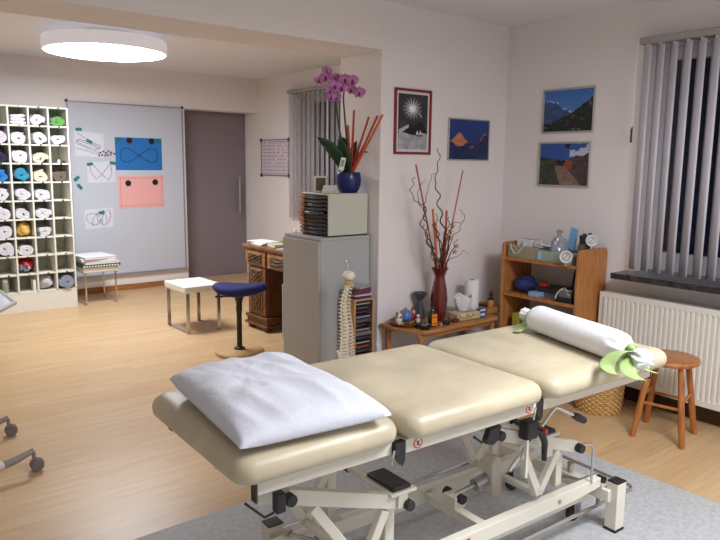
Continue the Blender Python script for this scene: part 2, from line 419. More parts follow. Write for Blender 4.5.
def crumple(c, r, m, label, R=.07, sx=1.1, sz=1., amp=.02, dy=0, dx=0, name='bunched_towel', cat='towel', seed=0, depth=.12):
    x0 = SX1-PX*(c+.5)-.009+dx; zf = SZ1-PZ*(r+1)+.001
    b = B(); b.ball((0,0,0), R, 18)
    for v in b.bm.verts:
        n1 = noise.noise(v.co*22+Vector((seed,0,0))); n2 = abs(noise.noise(v.co*40+Vector((0,seed,0))))
        v.co *= 1+(n1*.22-n2*.35)*amp/.02
        v.co.x *= sx; v.co.z *= sz; v.co.y *= depth/R
    mz = min(v.co.z for v in b.bm.verts); my = min(v.co.y for v in b.bm.verts)
    for v in b.bm.verts:
        v.co += Vector((x0, SY0+.008-my+dy, zf-mz))
        v.co.x = max(SX1-PX*(c+1)+.002, min(SX1-PX*c-.020, v.co.x)) if dy >= 0 else v.co.x
    return tag(build(name, b, m, sharp=75), label, cat, 'rolled towels in the white cubbyhole shelf' if cat == 'towel' else None)
TW = terry('white', rgb(216,217,223)); TC = terry('cream', rgb(218,210,188)); TG = terry('green', rgb(98,162,80)); TN = terry('navy', rgb(34,34,62))
TB = terry('brown', rgb(112,98,84)); TT = terry('teal', rgb(48,142,176)); TBL = terry('blue', rgb(40,120,196)); TY = terry('yellow', rgb(232,190,90)); TGB = terry('greyblue', rgb(140,152,168)); TP = terry('pale_pink', rgb(220,208,220))
row = ['top', 'second', 'third', 'fourth', 'fifth', 'sixth', 'seventh', 'eighth', 'ninth', 'bottom']
col = ['rightmost', 'second-from-right', 'third-from-right', 'fourth-from-right']
def lb(d, c, r): return '%s in the %s cubby of the %s shelf row' % (d, col[c], row[r])
roll(0,0,TG,lb('bright green rolled towel',0,0),R=.062,sx=1.25,sz=.78)
roll(1,0,TW,lb('white loosely rolled towel',1,0),R=.066,turns=2,sx=1.0,sz=.95,dx=-.01)
folded(2,0,TW,lb('white folded towel',2,0),w=.155,layers=3,th=.036,dx=.0)
roll(0,1,TW,lb('white slanting rolled towel',0,1),R=.066,turns=1.8,sx=1.2,sz=.85)
roll(1,1,TW,lb('white ring-shaped rolled towel',1,1),R=.072,turns=1.7,hole=.028,sx=.95,sz=1.05)
roll(2,1,TW,lb('white flat-topped rolled towel',2,1),R=.07,turns=2,hole=.02,sx=1.1)
roll(3,1,TP,lb('very pale pink rolled towel',3,1),R=.07)
roll(1,2,TC,lb('cream open-looped rolled towel',1,2),R=.07,turns=1.5,hole=.03,sx=1.15,sz=.85)
roll(2,2,TW,lb('white softly rolled towel',2,2),R=.07,turns=2.2,sx=1.0,sz=1.)
roll(3,2,TN,lb('dark navy rolled towel',3,2),R=.075,turns=2.2)
roll(0,3,TB,lb('brown rolled towel',0,3),R=.066,turns=2.4,sx=1.2,sz=.85)
roll(1,3,TC,lb('cream rolled towel',1,3),R=.074,turns=2,sx=1.1,sz=.95)
roll(2,3,TT,lb('teal rolled towel',2,3),R=.07,turns=1.6,sx=1.1,sz=.9)
roll(3,3,TBL,lb('bright blue rolled towel',3,3),R=.074,turns=2,sx=1.1,sz=.85)
roll(1,4,TW,lb('white rolled towel',1,4),R=.07,turns=2.4)
roll(2,4,TW,lb('white rolled towel',2,4),R=.068,turns=2.4)
roll(3,4,TW,lb('white rolled towel',3,4),R=.066,turns=2.2)
roll(1,5,TW,lb('white rolled towel',1,5),R=.066,turns=2.,sx=1.2,sz=.85)
roll(2,5,TW,lb('white rolled towel',2,5),R=.066,turns=1.8,sx=1.2)
roll(3,5,TW,lb('white rolled towel',3,5),R=.07,turns=2.2)
roll(1,6,TW,lb('white rolled towel',1,6),R=.062,turns=1.9)
crumple(2,6,TY,lb('yellow bunched towel',2,6),R=.08,sx=1.02,sz=.95,seed=3)
roll(3,6,TW,lb('white rolled towel',3,6),R=.07,turns=2.3)
roll(2,7,TW,lb('white rolled towel',2,7),R=.068,turns=2.,sx=1.15,sz=.9)
roll(3,7,TW,lb('white rolled towel',3,7),R=.074,turns=2.2)
crumple(1,9,TW,lb('white bunched towel',1,9),R=.08,sx=1.,sz=1.,seed=9)
o = roll(0,9,TGB,lb('grey-blue rolled towel sagging out',0,9),R=.074,turns=3,sx=1.08,sz=1.05,dy=-.03,hole=.012)
# patterned cloth, jar, little boxes
o = crumple(2, 8, PRINT, 'red and blue patterned cloth in the third-from-right cubby, ninth shelf row', R=.08, sx=1.0, sz=.95, seed=5, name='patterned_cloth', cat='cloth')
at = o.data.color_attributes.new('Col', 'FLOAT_COLOR', 'POINT')
for v in o.data.vertices:
    k = noise.noise(v.co*38); z_ = v.co.z+.35*v.co.x
    at.data[v.index].color = (lin((.66,.06,.12)) if z_ > .078 else lin((.14,.20,.52)) if k > .12 else lin((.86,.87,.9)) if k > -.12 else lin((.20,.42,.36)))+(1,)
jx = SX1-PX*3.5-.03; jz = SZ1-PZ*10+.0005
t = thing('storage_jar', 'greenish plastic jar in the bottom left visible cubby', 'jar', (jx, SY0+.06, jz))
build('jar_body', B().lathe([(0,0),(.030,0),(.033,.006),(.033,.105),(.028,.118),(0,.118)], (jx,SY0+.06,jz), 24), mat('jar_green', rgb(140,152,132), .3), t)
build('lid', B().lathe([(.027,.1185),(.027,.142),(.022,.147),(0,.147)], (jx,SY0+.06,jz), 24), WHITE, t)
bx_ = SX1-PX*2.5+.055
tag(build('small_box', B().box(bx_-.013, bx_+.017, SY0+.03, SY0+.12, jz, jz+.12), WHITE, bevel=.004), 'narrow white upright box in the bottom shelf row', 'box')
for k, (c, h, cl, w) in enumerate([(.055,.02,BLACK,'black'), (.005,.028,WHITE,'white'), (-.04,.018,mat('navy_plastic', rgb(40,50,110), .4),'navy')]):
    x = SX1-PX*.5-.009+c; z = SZ1-PZ*3+.0005
    b = B().lathe([(0,0),(.014,0),(.015,h*.3),(.013,h),(.006,h+.01),(0,h+.011)], (x,SY0+.05+.02*k,z), 16)
    tag(build('tiny_pot', b, cl), 'tiny %s pot standing in the rightmost cubby of the third row' % w, 'pot', 'tiny pots in the third row cubby')

# ------------------------------------------------------------------ whiteboard
wbt = thing('whiteboard', 'large white magnetic board with grey frame on the back wall', 'whiteboard', (3.11, YB, .21))
WX0, WX1, WZa, WZb = 2.405, 3.825, .21, 2.29
build('writing_panel', B().box(WX0+.012, WX1-.012, YB-.018, YB, WZa+.012, WZb-.012), mat('whiteboard_enamel', rgb(200,206,217), .28), wbt)
b = B().box(WX0, WX0+.014, YB-.026, YB, WZa, WZb).box(WX1-.014, WX1, YB-.026, YB, WZa, WZb).box(WX0, WX1, YB-.026, YB, WZb-.014, WZb).box(WX0, WX1, YB-.05, YB, WZa-.006, WZa+.014)
build('frame', b, mat('alu_frame', rgb(166,166,178), .35, .5), wbt)
for x in (WX0, WX1):
    for z in (WZa, WZb): build('corner_cap', B().box(x-.014, x+.014, YB-.030, YB, z-.014, z+.014), BLACK, wbt, bevel=.004)
WS = YB-.0185
def fig8(u, v, ar):
    d = 9
    for i in range(60):
        a, c = 2*PI*i/60, 2*PI*(i+1)/60
        d = min(d, seg_d(u*ar, v, (.5+.40*math.cos(a))*ar, .46+.22*math.sin(2*a), (.5+.40*math.cos(c))*ar, .46+.22*math.sin(2*c)))
    return d
printed('exercise_sheet', (2.944, WS-.001, 1.495), (1,0,0), (0,0,1), .59, .395, 72, 50, lambda u, v: (.09,.16,.30) if fig8(u,v,1.49) < .011 else (.12+.02*v,.45,.74))
tag(bpy.data.objects['exercise_sheet'], 'blue sheet with a drawn figure eight on the whiteboard', 'poster')
def pinkf(u, v):
    if (min(abs(u-.5), 9) < .006 or abs(v-.5) < .008): return (.80,.55,.54)
    if abs(u-.05) < .006 or abs(u-.95) < .006 or abs(v-.07) < .008 or abs(v-.93) < .008: return (.82,.58,.58)
    return (.94,.70,.68)
o = printed('exercise_sheet', (2.962, WS-.001, 1.025), (1,0,.015), (0,0,1), .585, .395, 70, 48, pinkf)
tag(o, 'pink sheet with a faint cross grid on the whiteboard', 'poster')
MAGB = mat('black_magnet', (.01,.01,.014), .35)
for x, z, w in ((3.12,1.855,'left magnet on the blue sheet'), (3.40,1.855,'right magnet on the blue sheet'), (3.085,1.335,'left magnet on the pink sheet'), (3.43,1.345,'right magnet on the pink sheet')):
    tag(build('round_magnet', B().cyl((x,WS-.014,z), (x,WS-.003,z), .036, n=24), MAGB, bevel=.002), 'round black magnet, '+w, 'magnet', 'round black magnets')
def scrib(paths):
    def f(u, v):
        for P in paths:
            for a, c in zip(P, P[1:]):
                if seg_d(u, v, a[0], a[1], c[0], c[1]) < .010: return (.44,.45,.50)
        return (.86,.87,.91)
    return f
def loop(cx, cy, rx, ry, rot, n=26):
    return [(cx+rx*math.cos(2*PI*i/n)*math.cos(rot)-ry*math.sin(2*PI*i/n)*math.sin(rot), cy+rx*math.cos(2*PI*i/n)*math.sin(rot)+ry*math.sin(2*PI*i/n)*math.cos(rot)) for i in range(n+1)]
dr = [((2.47,WS-.001,1.665), .34, .29, -.10, scrib([[(.1,.92),(.3,.78),(.6,.6),(.9,.5),(.85,.38),(.5,.52),(.1,.62),(.05,.48),(.4,.36),(.8,.22),(.85,.12),(.4,.24),(.06,.3)], loop(.45,.5,.4,.1,-.3)]), 'white drawing sheet with long scribbled loops, top left on the whiteboard'),
      ((2.60,WS-.001,1.34), .33, .25, .02, scrib([[(.1,.9),(.12,.55),(.3,.18),(.5,.35),(.8,.85)], [(.2,.9),(.5,.4),(.75,.12),(.88,.4),(.86,.9)]]), 'white drawing sheet with a crossed bow line on the whiteboard'),
      ((2.545,WS-.001,.785), .34, .24, .05, scrib([loop(.3,.5,.22,.3,.5), loop(.45,.5,.15,.36,-.4), loop(.6,.5,.16,.34,.2), loop(.75,.5,.14,.4,-.2)]), 'white drawing sheet with tangled scribbles, lowest on the whiteboard')]
for o3, w, h, sl, fn, l in dr:
    tag(printed('drawing_sheet', o3, (1,0,sl), (0,0,1), w, h, 54, 42, fn), l, 'drawing')
TEAL = mat('teal_magnet', rgb(26,128,118), .4)
for x, z, rot, w in [(2.525,1.965,0,'above the topmost drawing'), (2.64,1.83,-.5,'inside the topmost drawing'), (2.635,1.565,.1,'left corner of the middle drawing'), (2.905,1.58,-.1,'right corner of the middle drawing'),
                  (2.475,1.395,.7,'upper of the two left of the drawings'), (2.505,1.30,-.9,'lower of the two left of the drawings'), (2.745,.985,.25,'on the lowest drawing')]:
    tag(build('bar_magnet', B().rbox((x,WS-.008,z), (.068,.010,.034), (0,-rot,0)), TEAL, bevel=.002), 'small teal bar magnet, '+w, 'magnet', 'teal bar magnets')
TEALS = mat('green_corner_magnet', rgb(30,120,100), .4)
for x, w in ((2.985,'left'), (3.50,'right')):
    tag(build('bar_magnet', B().rbox((x,WS-.008,1.862), (.05,.010,.036), (0,0,0)), TEALS, bevel=.002), 'green magnet on the upper %s corner of the blue sheet' % w, 'magnet', 'green corner magnets')
dots = [(2.765,1.70,0),(2.80,1.715,1),(2.83,1.70,0),(2.86,1.72,1),(2.895,1.705,0),(2.75,1.665,1),(2.785,1.672,0),(2.82,1.668,1),(2.85,1.675,0),(2.885,1.68,1),(2.93,1.69,0)]
for i, (x, z, k) in enumerate(dots):
    tag(build('dot_magnet', B().cyl((x,WS-.008,z), (x,WS-.001,z), .011, n=12), (mat('dot_navy', rgb(40,40,110), .4), mat('dot_red', rgb(170,30,60), .4))[k]),
        'tiny %s magnet in the small cluster left of the blue sheet' % ('red' if k else 'navy'), 'magnet', 'tiny %s magnets' % ('red' if k else 'navy'))
for x, z, w in ((2.545,2.03,'near the top left'), (2.70,1.64,'beside the dot magnets'), (3.72,1.75,'near the right edge')):
    tag(build('dot_magnet', B().cyl((x,WS-.006,z), (x,WS-.001,z), .009, n=12), mat('dot_cream', rgb(220,210,160), .4)), 'tiny pale yellow dot on the whiteboard, '+w, 'magnet', 'pale yellow dots')

# ------------------------------------------------------------------ white benches with flat chrome legs
def bench(x0, x1, y0, y1, zt, rz, label, hw=.018):
    cx, cy = (x0+x1)/2, (y0+y1)/2
    t = thing('low_bench', label, 'stool', (cx, cy, 0), rz); w, d = (x1-x0)/2, (y1-y0)/2
    b = B().box(-w-.012, w+.012, -d-.012, d+.012, zt-.062, zt)
    build('seat', b, WHITE, t, bevel=.010, seg=3, raw=True)
    for s in (-1, 1):
        x = s*(w-hw-.004); th = .009
        q = .012; b = B().box(x-hw, x+hw, -d, -d+q, 0, zt-.063).box(x-hw, x+hw, d-q, d, 0, zt-.063).box(x-hw, x+hw, -d+q, d-q, 0, th)
        b.box(x-hw, x+hw, -d+q, d-q, zt-.075, zt-.063)
        build('leg_frame', b, CHROME, t, bevel=.0015, seg=1, raw=True)
    return t
bench(2.65, 3.01, 5.85, 6.30, .45, 0, 'low white stool with flat chrome legs beside the blue saddle stool')
bench(2.30, 2.66, 7.70, 8.13, .43, 0, 'low white stool with chrome legs under paper stack, below the whiteboard', .009)
# green and white cloth, papers on it
def gfn(u, v): return (.05,.30,.22) if (int(u*26)%2 == 0) ^ (int(v*6)%2 == 0) else (.90,.93,.92)
o = B().box(2.275, 2.70, 7.665, 8.14, .4305, .462); o = build('folded_cloth', o, mat('dark_green_cloth', rgb(22,80,62), .9, bump=.3, bscale=120), bevel=.012, seg=3)
tag(o, 'dark green and white folded cloth under the paper stack on the stool', 'cloth')
for k in range(13):
    x = 2.292+k*.031
    build('white_trim', B().rbox((x,7.660,.443), (.017,.008,.016), (0,.25,0)), WHITE, o)
pl = [(2.30,2.68,7.67,8.12,.463,.490,0.02,'cream paper stack directly on the green cloth', rgb(226,222,214)), (2.29,2.65,7.68,8.12,.491,.522,-.05,'white paper stack, middle of the pile on the stool', rgb(238,238,242)),
      (2.28,2.64,7.66,8.08,.523,.545,.10,'white paper stack, topmost on the stool', rgb(230,230,238))]
for x0, x1, y0, y1, z0, z1, a, l, cc in pl:
    b = B(); n = 5
    for k in range(n):
        zz = z0+(z1-z0)*k/n; j = random.uniform(-.004,.004)
        b.rbox(((x0+x1)/2+j, (y0+y1)/2+j, zz+(z1-z0)/n*.5), (x1-x0, y1-y0, (z1-z0)/n*.96), (0,0,a+j))
    tag(build('paper_stack', b, mat('paper_%d' % int(z0*1000), cc, .7), smooth=False), l, 'papers')

# ------------------------------------------------------------------ blue saddle stool
t = thing('saddle_stool', 'blue saddle-seat stool on a black post and round wooden foot', 'stool', (2.735, 4.99, 0))
build('foot_disc', B().lathe([(0,0),(.195,0),(.205,.008),(.205,.026),(.195,.036),(0,.040)], (2.735,4.99,0), 48), wood('foot_beech', rgb(212,176,128), rgb(194,154,106), (1,8,1)), t)
build('post', B().lathe([(0,.040),(.048,.040),(.044,.052),(.022,.060),(.022,.36),(.026,.365),(.026,.44),(.034,.47),(.05,.50),(0,.50)], (2.735,4.99,0), 24), BLACK, t)
build('height_lever', B().tube([(2.735,4.99,.488),(2.66,5.03,.492),(2.60,5.09,.488)], .007, 8).tube([(2.62,5.07,.49),(2.58,5.11,.486)], .010, 8), BLACK, t)
def saddle(u, v, top=True):
    a = 2*PI*u; r = v
    R = .215*(1+.10*math.cos(2*a)+.075*math.cos(3*(a-.3)))
    x, y = math.cos(a)*R*r, math.sin(a)*R*r*.82
    zt = .582+.018*(x/.2)**2-.008*(y/.2)**2
    e = (1-r**6)**.5 if r < 1 else 0
    return x, y, zt, e
b = B(); n, mrs = 48, 10; ax = math.radians(-39)
rings_t, rings_b = [], []
for j in range(mrs+1):
    rt, rb = [], []
    for i in range(n):
        x, y, zt, e = saddle(i/n, j/mrs)
        X = 2.735+x*math.cos(ax)-y*math.sin(ax); Y = 4.99+x*math.sin(ax)+y*math.cos(ax)
        rt.append((X, Y, zt-.036+.046*e)); rb.append((X, Y, zt-.036-.036*e))
    rings_t.append(rt); rings_b.append(rb)
for R_ in (rings_t, rings_b):
    V = [[b.bm.verts.new(p) for p in r] for r in R_[1:]]; c0 = b.bm.verts.new(R_[0][0])
    for i in range(n): b.bm.faces.new((c0, V[0][i], V[0][(i+1)%n]))
    for A, D in zip(V, V[1:]):
        for i in range(n): b.bm.faces.new((A[i], D[i], D[(i+1)%n], A[(i+1)%n]))
bmesh.ops.remove_doubles(b.bm, verts=b.bm.verts, dist=1e-5)
build('seat', b, mat('blue_seat_fabric', rgb(20,24,96), .8, bump=.3, bscale=200), t, sharp=80)
b = B().lathe([(0,.500),(.12,.504),(.14,.509),(.13,.516),(0,.516)], (2.735,4.99,0), 32, sx=1, sy=.85)
build('seat_shell', b, wood('shell_wood', rgb(190,150,110), rgb(160,120,80), (3,3,3)), t)

# ------------------------------------------------------------------ desk
dk = thing('writing_desk', 'carved dark oak pedestal desk beyond the grey cabinet', 'desk', (3.65, 5.0, 0))
TX0, TX1, TY0, TY1, TZ = 3.27, 3.95, 4.16, 5.86, .82
build('desktop', B().box(TX0-.015, TX1, TY0, TY1, TZ-.028, TZ).box(TX0-.002, TX1-.01, TY0+.012, TY1-.012, TZ-.045, TZ-.028), wood('desk_top_oak', rgb(150,102,58), rgb(112,70,36), (7,1.2,5), .35), dk, bevel=.006)
build('apron', B().box(TX0+.02, TX1-.02, TY0+.02, TY1-.02, TZ-.20, TZ-.045), OAKD, dk, bevel=.004)
def carve_panel(name, x, y0, y1, z0, z1, par, seed=0):
    b = B().box(x-.008, x, y0, y1, z0, z1); build(name+'_board', b, OAKL, par, bevel=.003)
    def fn(u, v):
        yy, zz = u, v; e = min(u, 1-u, v, 1-v)
        s = math.sin(u*14+seed)*math.cos(v*16+seed)+.8*math.sin((u+v)*19)+.6*noise.noise(Vector((u*7+seed, v*9, 0)))
        h = .010*max(-.4, min(1, s))*min(1, e*9)
        return (x-.013-h, y0+.012+(y1-y0-.024)*u, z0+.012+(z1-z0-.024)*v)
    b = B().grid(fn, 34, 34)
    build('carving', b, mat('dark_carving', rgb(88,58,34), .45, bump=.6, bscale=60), par, sharp=80, solid=.004)
# pedestals
for (y0, y1) in ((5.46,5.80), (4.22,4.56)):
    pd = build('pedestal', B().box(TX0+.03, TX1-.04, y0, y1, .09, TZ-.20), OAKD, dk, bevel=.004)
    build('plinth_moulding', B().box(TX0-.005, TX1-.02, y0-.03, y1+.03, .105, .14).box(TX0+.008, TX1-.03, y0-.02, y1+.02, .065, .105).box(TX0-.012, TX1-.02, y0-.035, y1+.035, .04, .065), OAKD, dk, bevel=.008, seg=3)
    for fx in (TX0+.04, TX1-.08):
        for fy in (y0+.03, y1-.03): build('foot', B().lathe([(0,0),(.030,0),(.040,.015),(.040,.028),(.025,.04),(0,.04)], (fx,fy,0), 18), OAKD, dk)
    dr_ = build('pedestal_door', B().box(TX0+.012, TX0+.03, y0+.01, y1-.01, .15, TZ-.21), OAKD, dk, bevel=.004)
    carve_panel('panel', TX0+.012, y0+.07, y1-.07, .46, .60, dr_, 1); carve_panel('panel', TX0+.012, y0+.07, y1-.07, .18, .43, dr_, 4)
for (y0, y1, s) in ((5.46,5.82,2), (4.60,5.42,5), (4.20,4.56,3)):
    dd = build('drawer', B().box(TX0+.002, TX0+.02, y0, y1, TZ-.19, TZ-.055), OAKL, dk, bevel=.005)
    carve_panel('panel', TX0+.002, y0+.05, y1-.05, TZ-.178, TZ-.068, dd, s)
    build('pull_knob', B().ball((TX0-.022, (y0+y1)/2, TZ-.123), .011, 8), mat('old_brass', rgb(120,96,50), .35, .8), dd)
# computer in the kneehole
pc = thing('computer_tower', 'grey computer tower standing in the kneehole of the carved desk', 'computer', (3.46, 5.09, 0))
build('tower_case', B().box(3.30, 3.72, 4.99, 5.19, .0, .52), mat('pc_dark', rgb(58,58,60), .4), pc, bevel=.006)
build('bezel', B().box(3.288, 3.2995, 4.99, 5.005, .01, .51).box(3.288, 3.2995, 5.175, 5.19, .01, .51).box(3.288, 3.2995, 5.005, 5.175, .495, .51).box(3.288, 3.2995, 5.005, 5.175, .01, .03), mat('pc_silver', rgb(176,176,172), .35), pc, bevel=.002)
build('drive_bay', B().box(3.292, 3.2995, 5.03, 5.15, .40, .44).box(3.292, 3.2995, 5.03, 5.15, .34, .38), mat('pc_grey', rgb(110,110,112), .4), pc, bevel=.002)
# things on the desk
b = B()
for k in range(6): b.rbox((3.42,5.72,.8215+.0045*k+.002), (.21-.004*k,.29,.0042), (0,0,.05*k-.12))
tag(build('paper_pile', b, mat('white_paper', rgb(232,232,238), .7), smooth=False), 'loose pile of white papers on the far corner of the carved desk', 'papers')
nb = thing('notebook', 'pale green notebook beside the white papers on the desk', 'notebook', (3.42,5.47,.8205), -.15)
build('cover', B().box(-.075,.075,-.10,.10,.0,.004).box(-.075,.075,-.10,.10,.020,.024).box(.071,.075,-.10,.10,.004,.020), mat('notebook_green', rgb(196,200,150), .6), nb, bevel=.001, raw=True)
build('page_block', B().box(-.072,.070,-.097,.097,.0045,.0195), mat('notebook_pages', rgb(228,224,210), .8), nb, smooth=False, raw=True)
ph = thing('desk_telephone', 'small black telephone on the carved desk by the papers', 'telephone', (3.60,5.50,.8205))
build('phone_base', B().prism([(3.53,.8205),(3.68,.8205),(3.68,.862),(3.55,.835)], 5.41, 5.59, ax='y'), BLACK, ph, bevel=.006)
build('handset', B().tube([(3.56,5.575,.862),(3.61,5.58,.880),(3.67,5.575,.885)], [.018,.013,.018], 12), BLACK, ph)
bo = thing('pump_bottle', 'blue-capped white bottle on the carved desk', 'bottle', (3.72,5.62,.8205))
build('bottle_body', B().lathe([(0,0),(.026,0),(.028,.006),(.028,.085),(.012,.10),(0,.10)], (3.72,5.62,.8205), 20), mat('bottle_blue', rgb(60,90,190), .3), bo)
build('cap', B().lathe([(.013,.1003),(.013,.13),(.009,.135),(0,.135)], (3.72,5.62,.8205), 16), WHITE, bo)
tag(build('reflex_cup', B().lathe([(0,0),(.030,0),(.036,.09),(.033,.09),(.027,.006),(0,.006)], (3.62,5.30,.8205), 24), mat('mint_plastic', rgb(150,190,190), .4)), 'pale mint cup on the carved desk near the grey cabinet', 'cup')
bpy.data.objects['reflex_cup'].name = 'plastic_cup'
b = B()
for k in range(3): b.rbox((3.36,5.17,.8212+.003*k), (.15,.21,.0024), (0,0,.2-.1*k))
tag(build('loose_sheets', b, mat('sheet_grey', rgb(176,186,190), .6), smooth=False), 'loose grey sheets at the front edge of the carved desk', 'papers')
tag(build('paper_bag', B().prism([(3.66,.8205),(3.82,.8205),(3.81,.90),(3.74,.915),(3.67,.90)], 5.05, 5.25, ax='y'), mat('pale_blue_plastic', rgb(190,212,226), .4), bevel=.01), 'pale blue plastic bag on the desk behind the drawer cabinet', 'bag')

# planner on the far right wall
pn = thing('wall_planner', 'small wall planner with pink and white grid between door and window', 'planner', (XC-.01, 7.925, 1.435))
def planf(u, v):
    gu, gv = (u*12)%1, (v*10)%1
    if gu < .12 or gv < .12: return (.74,.74,.80)
    h = noise.noise(Vector((int(u*12)*3.7, int(v*10)*5.1, 2)))
    if .3 < gv < .7 and .25 < gu < .8 and h > -.35: return (.62,.44,.54)
    return (.95,.84,.88) if int(u*12)%2 else (.92,.90,.93)
PN0, PN1 = 7.585, 8.27
printed('planner_sheet', (XC-.006, PN1, 1.44), (0,-1,0), (0,0,1), PN1-PN0, .465, 72, 60, planf, pn)
b = B().box(XC-.014, XC, PN0-.012, PN0, 1.43, 1.915).box(XC-.014, XC, PN1, PN1+.012, 1.43, 1.915).box(XC-.014, XC, PN0, PN1, 1.903, 1.915).box(XC-.014, XC, PN0, PN1, 1.43, 1.442)
build('frame', b, mat('planner_frame', rgb(120,120,132), .4), pn)
for y in (PN0-.006, PN1+.006):
    for z in (1.436, 1.909): build('corner_cap', B().box(XC-.018, XC, y-.022, y+.022, z-.022, z+.022), BLACK, pn, bevel=.003)
# ------------------------------------------------------------------ grey cabinet, drawer cabinet, orchid
gc = thing('grey_cabinet', 'tall plain grey cabinet standing against the pillar', 'cabinet', (2.805, 3.85, 0))
CX0, CX1, CY0, CY1, CZ = 2.595, 3.020, 3.625, 4.06, 1.112
build('carcass', B().box(CX0+.004, CX1, CY0, CY1, .03, CZ-.018), GREY, gc, bevel=.003)
build('top_panel', B().box(CX0, CX1, CY0-.003, CY1, CZ-.0175, CZ), mat('cabinet_top_grey', rgb(176,176,174), .5), gc, bevel=.002)
build('door', B().box(CX0-.014, CX0+.0035, CY0+.003, CY1-.003, .035, CZ-.022), mat('cabinet_door_grey', rgb(178,175,172), .55), gc, bevel=.002)
build('plinth', B().box(CX0+.02, CX1-.01, CY0+.01, CY1-.01, 0, .03), BLACK, gc)
du = thing('drawer_cabinet', 'small desktop drawer cabinet of dark trays on the grey cabinet', 'drawer cabinet', (2.87, 3.88, CZ))
UX0, UX1, UY0, UY1, UZ0, UZ1 = 2.680, 3.018, 3.65, 3.97, CZ+.0005, 1.402
IV = mat('ivory_plastic', rgb(202,202,188), .45)
b = B().box(UX0, UX1, UY0, UY0+.012, UZ0+.008, UZ1).box(UX0, UX1, UY1-.012, UY1, UZ0+.008, UZ1).box(UX0, UX1, UY0+.012, UY1-.012, UZ1-.012, UZ1).box(UX1-.01, UX1, UY0+.012, UY1-.012, UZ0+.008, UZ1-.012)
build('shell', b, IV, du, bevel=.003)
build('base_frame', B().box(UX0+.006, UX1-.004, UY0+.006, UY1-.006, UZ0, UZ0+.012), BLACK, du)
DG = mat('drawer_dark_grey', rgb(60,58,60), .4); LBL = [mat('drawer_label_orange', rgb(196,116,60), .5), mat('drawer_label_brown', rgb(150,92,60), .5)]
dh = (UZ1-UZ0-.028)/10
for k in range(10):
    z = UZ0+.014+dh*k; out = .022 if k == 5 else .0
    b = B().box(UX0-.012-out, UX0+.20, UY0+.014, UY1-.014, z+.002, z+dh*.35).box(UX0-.012-out, UX0-.004-out, UY0+.014, UY1-.014, z+.002, z+dh-.003)
    b.box(UX0-.020-out, UX0-.012-out, UY0+.05, UY1-.07, z+.002, z+dh*.45)
    d = build('drawer', b, DG, du, bevel=.0015, seg=1)
    build('label_tab', B().box(UX0-.0245-out, UX0-.012-out, UY1-.068, UY1-.016, z+.003, z+dh-.005), LBL[k%3 == 1], d, bevel=.002)
    if k in (2, 5, 7):
        build('paper_tag', B().box(UX0-.0135-out, UX0-.0121-out, UY1-.14, UY1-.10, z+dh*.5, z+dh-.005), mat('tag_red', rgb(200,60,40), .5) if k == 2 else WHITE, d)
# orchid
PCX, PCY, PZ0 = 2.922, 3.748, UZ1+.0008
op = thing('potted_orchid', 'pink orchid in a round blue pot on the drawer cabinet', 'potted plant', (PCX, PCY, PZ0))
build('pot', B().lathe([(0,0),(.058,0),(.074,.02),(.088,.06),(.090,.095),(.083,.135),(.080,.142),(.074,.140),(.080,.095),(.060,.02),(0,.015)], (PCX,PCY,PZ0), 40), mat('blue_glaze', rgb(22,28,92), .25), op)
build('potting_bark', B().lathe([(.0,.128),(.04,.131),(.072,.124),(.07,.10),(0,.10)], (PCX,PCY,PZ0), 24), mat('bark', rgb(70,48,32), .9, bump=1, bscale=120), op)
LEAF = mat('orchid_leaf', rgb(26,58,34), .35, mottle=.15, mscale=20)
def leaf(base, tip, width, arch, name='leaf', m=None):
    base, tip = Vector(base), Vector(tip); d = tip-base; side = (d.cross(Vector((.62,.78,0))).normalized()+.35*d.cross(Vector((0,0,1))).normalized()).normalized()
    def fn(u, v):
        w = width*math.sin(PI*min(1, u*.93+.07))**.7*(1-u*.25); s = (v-.5)*2
        p = base+d*u+Vector((0,0,arch*math.sin(PI*u)))+side*s*w/2+Vector((0,0,.012*abs(s)*math.sin(PI*u)))
        return p
    return build(name, B().grid(fn, 14, 4), m or LEAF, op, solid=.0025, sharp=80)
g = (PCX, PCY, PZ0+.12)
leaf(g, (2.665,3.76,1.775), .095, .03); leaf(g, (2.80,3.70,1.77), .085, .03); leaf(g, (2.905,3.79,1.785), .085, .02)
leaf(g, (2.985,3.74,1.76), .06, .02); leaf(g, (2.80,3.66,1.63), .05, .05); leaf(g, (3.0,3.62,1.68), .03, .05)
STEM = mat('orchid_stem', rgb(46,48,30), .5)
st1 = [(2.915,3.75,1.53),(2.88,3.75,1.70),(2.84,3.75,1.84),(2.815,3.745,1.95),(2.795,3.74,2.04),(2.775,3.745,2.10),(2.74,3.75,2.15),(2.70,3.75,2.18)]
st2 = [(2.925,3.745,1.53),(2.905,3.745,1.75),(2.885,3.745,1.90),(2.87,3.745,2.03),(2.875,3.745,2.10),(2.90,3.74,2.13),(2.94,3.735,2.12),(2.965,3.725,2.09)]
build('flower_stem', B().tube(st1, [.007,.007,.006,.006,.005,.004,.003,.003], 8), STEM, op)
build('flower_stem', B().tube(st2, [.007,.007,.006,.006,.005,.004,.003,.003], 8), STEM, op)
PET = mat('orchid_petal', rgb(188,120,176), .6, mottle=.4, mscale=45); LIP = mat('orchid_lip', rgb(128,30,84), .5)
def petal(b, c, R, ang, L, W, cup=.15, mi=0):
    def fn(u, v):
        s = (v-.5)*2; w = W*math.sin(PI*(u*.85+.1))**.8/2
        x, y = math.cos(ang)*L*u-math.sin(ang)*s*w, math.sin(ang)*L*u+math.cos(ang)*s*w
        return c+R@Vector((x, y, cup*L*(u*u-.6*s*s*u)))
    b.grid(fn, 6, 4, mi)
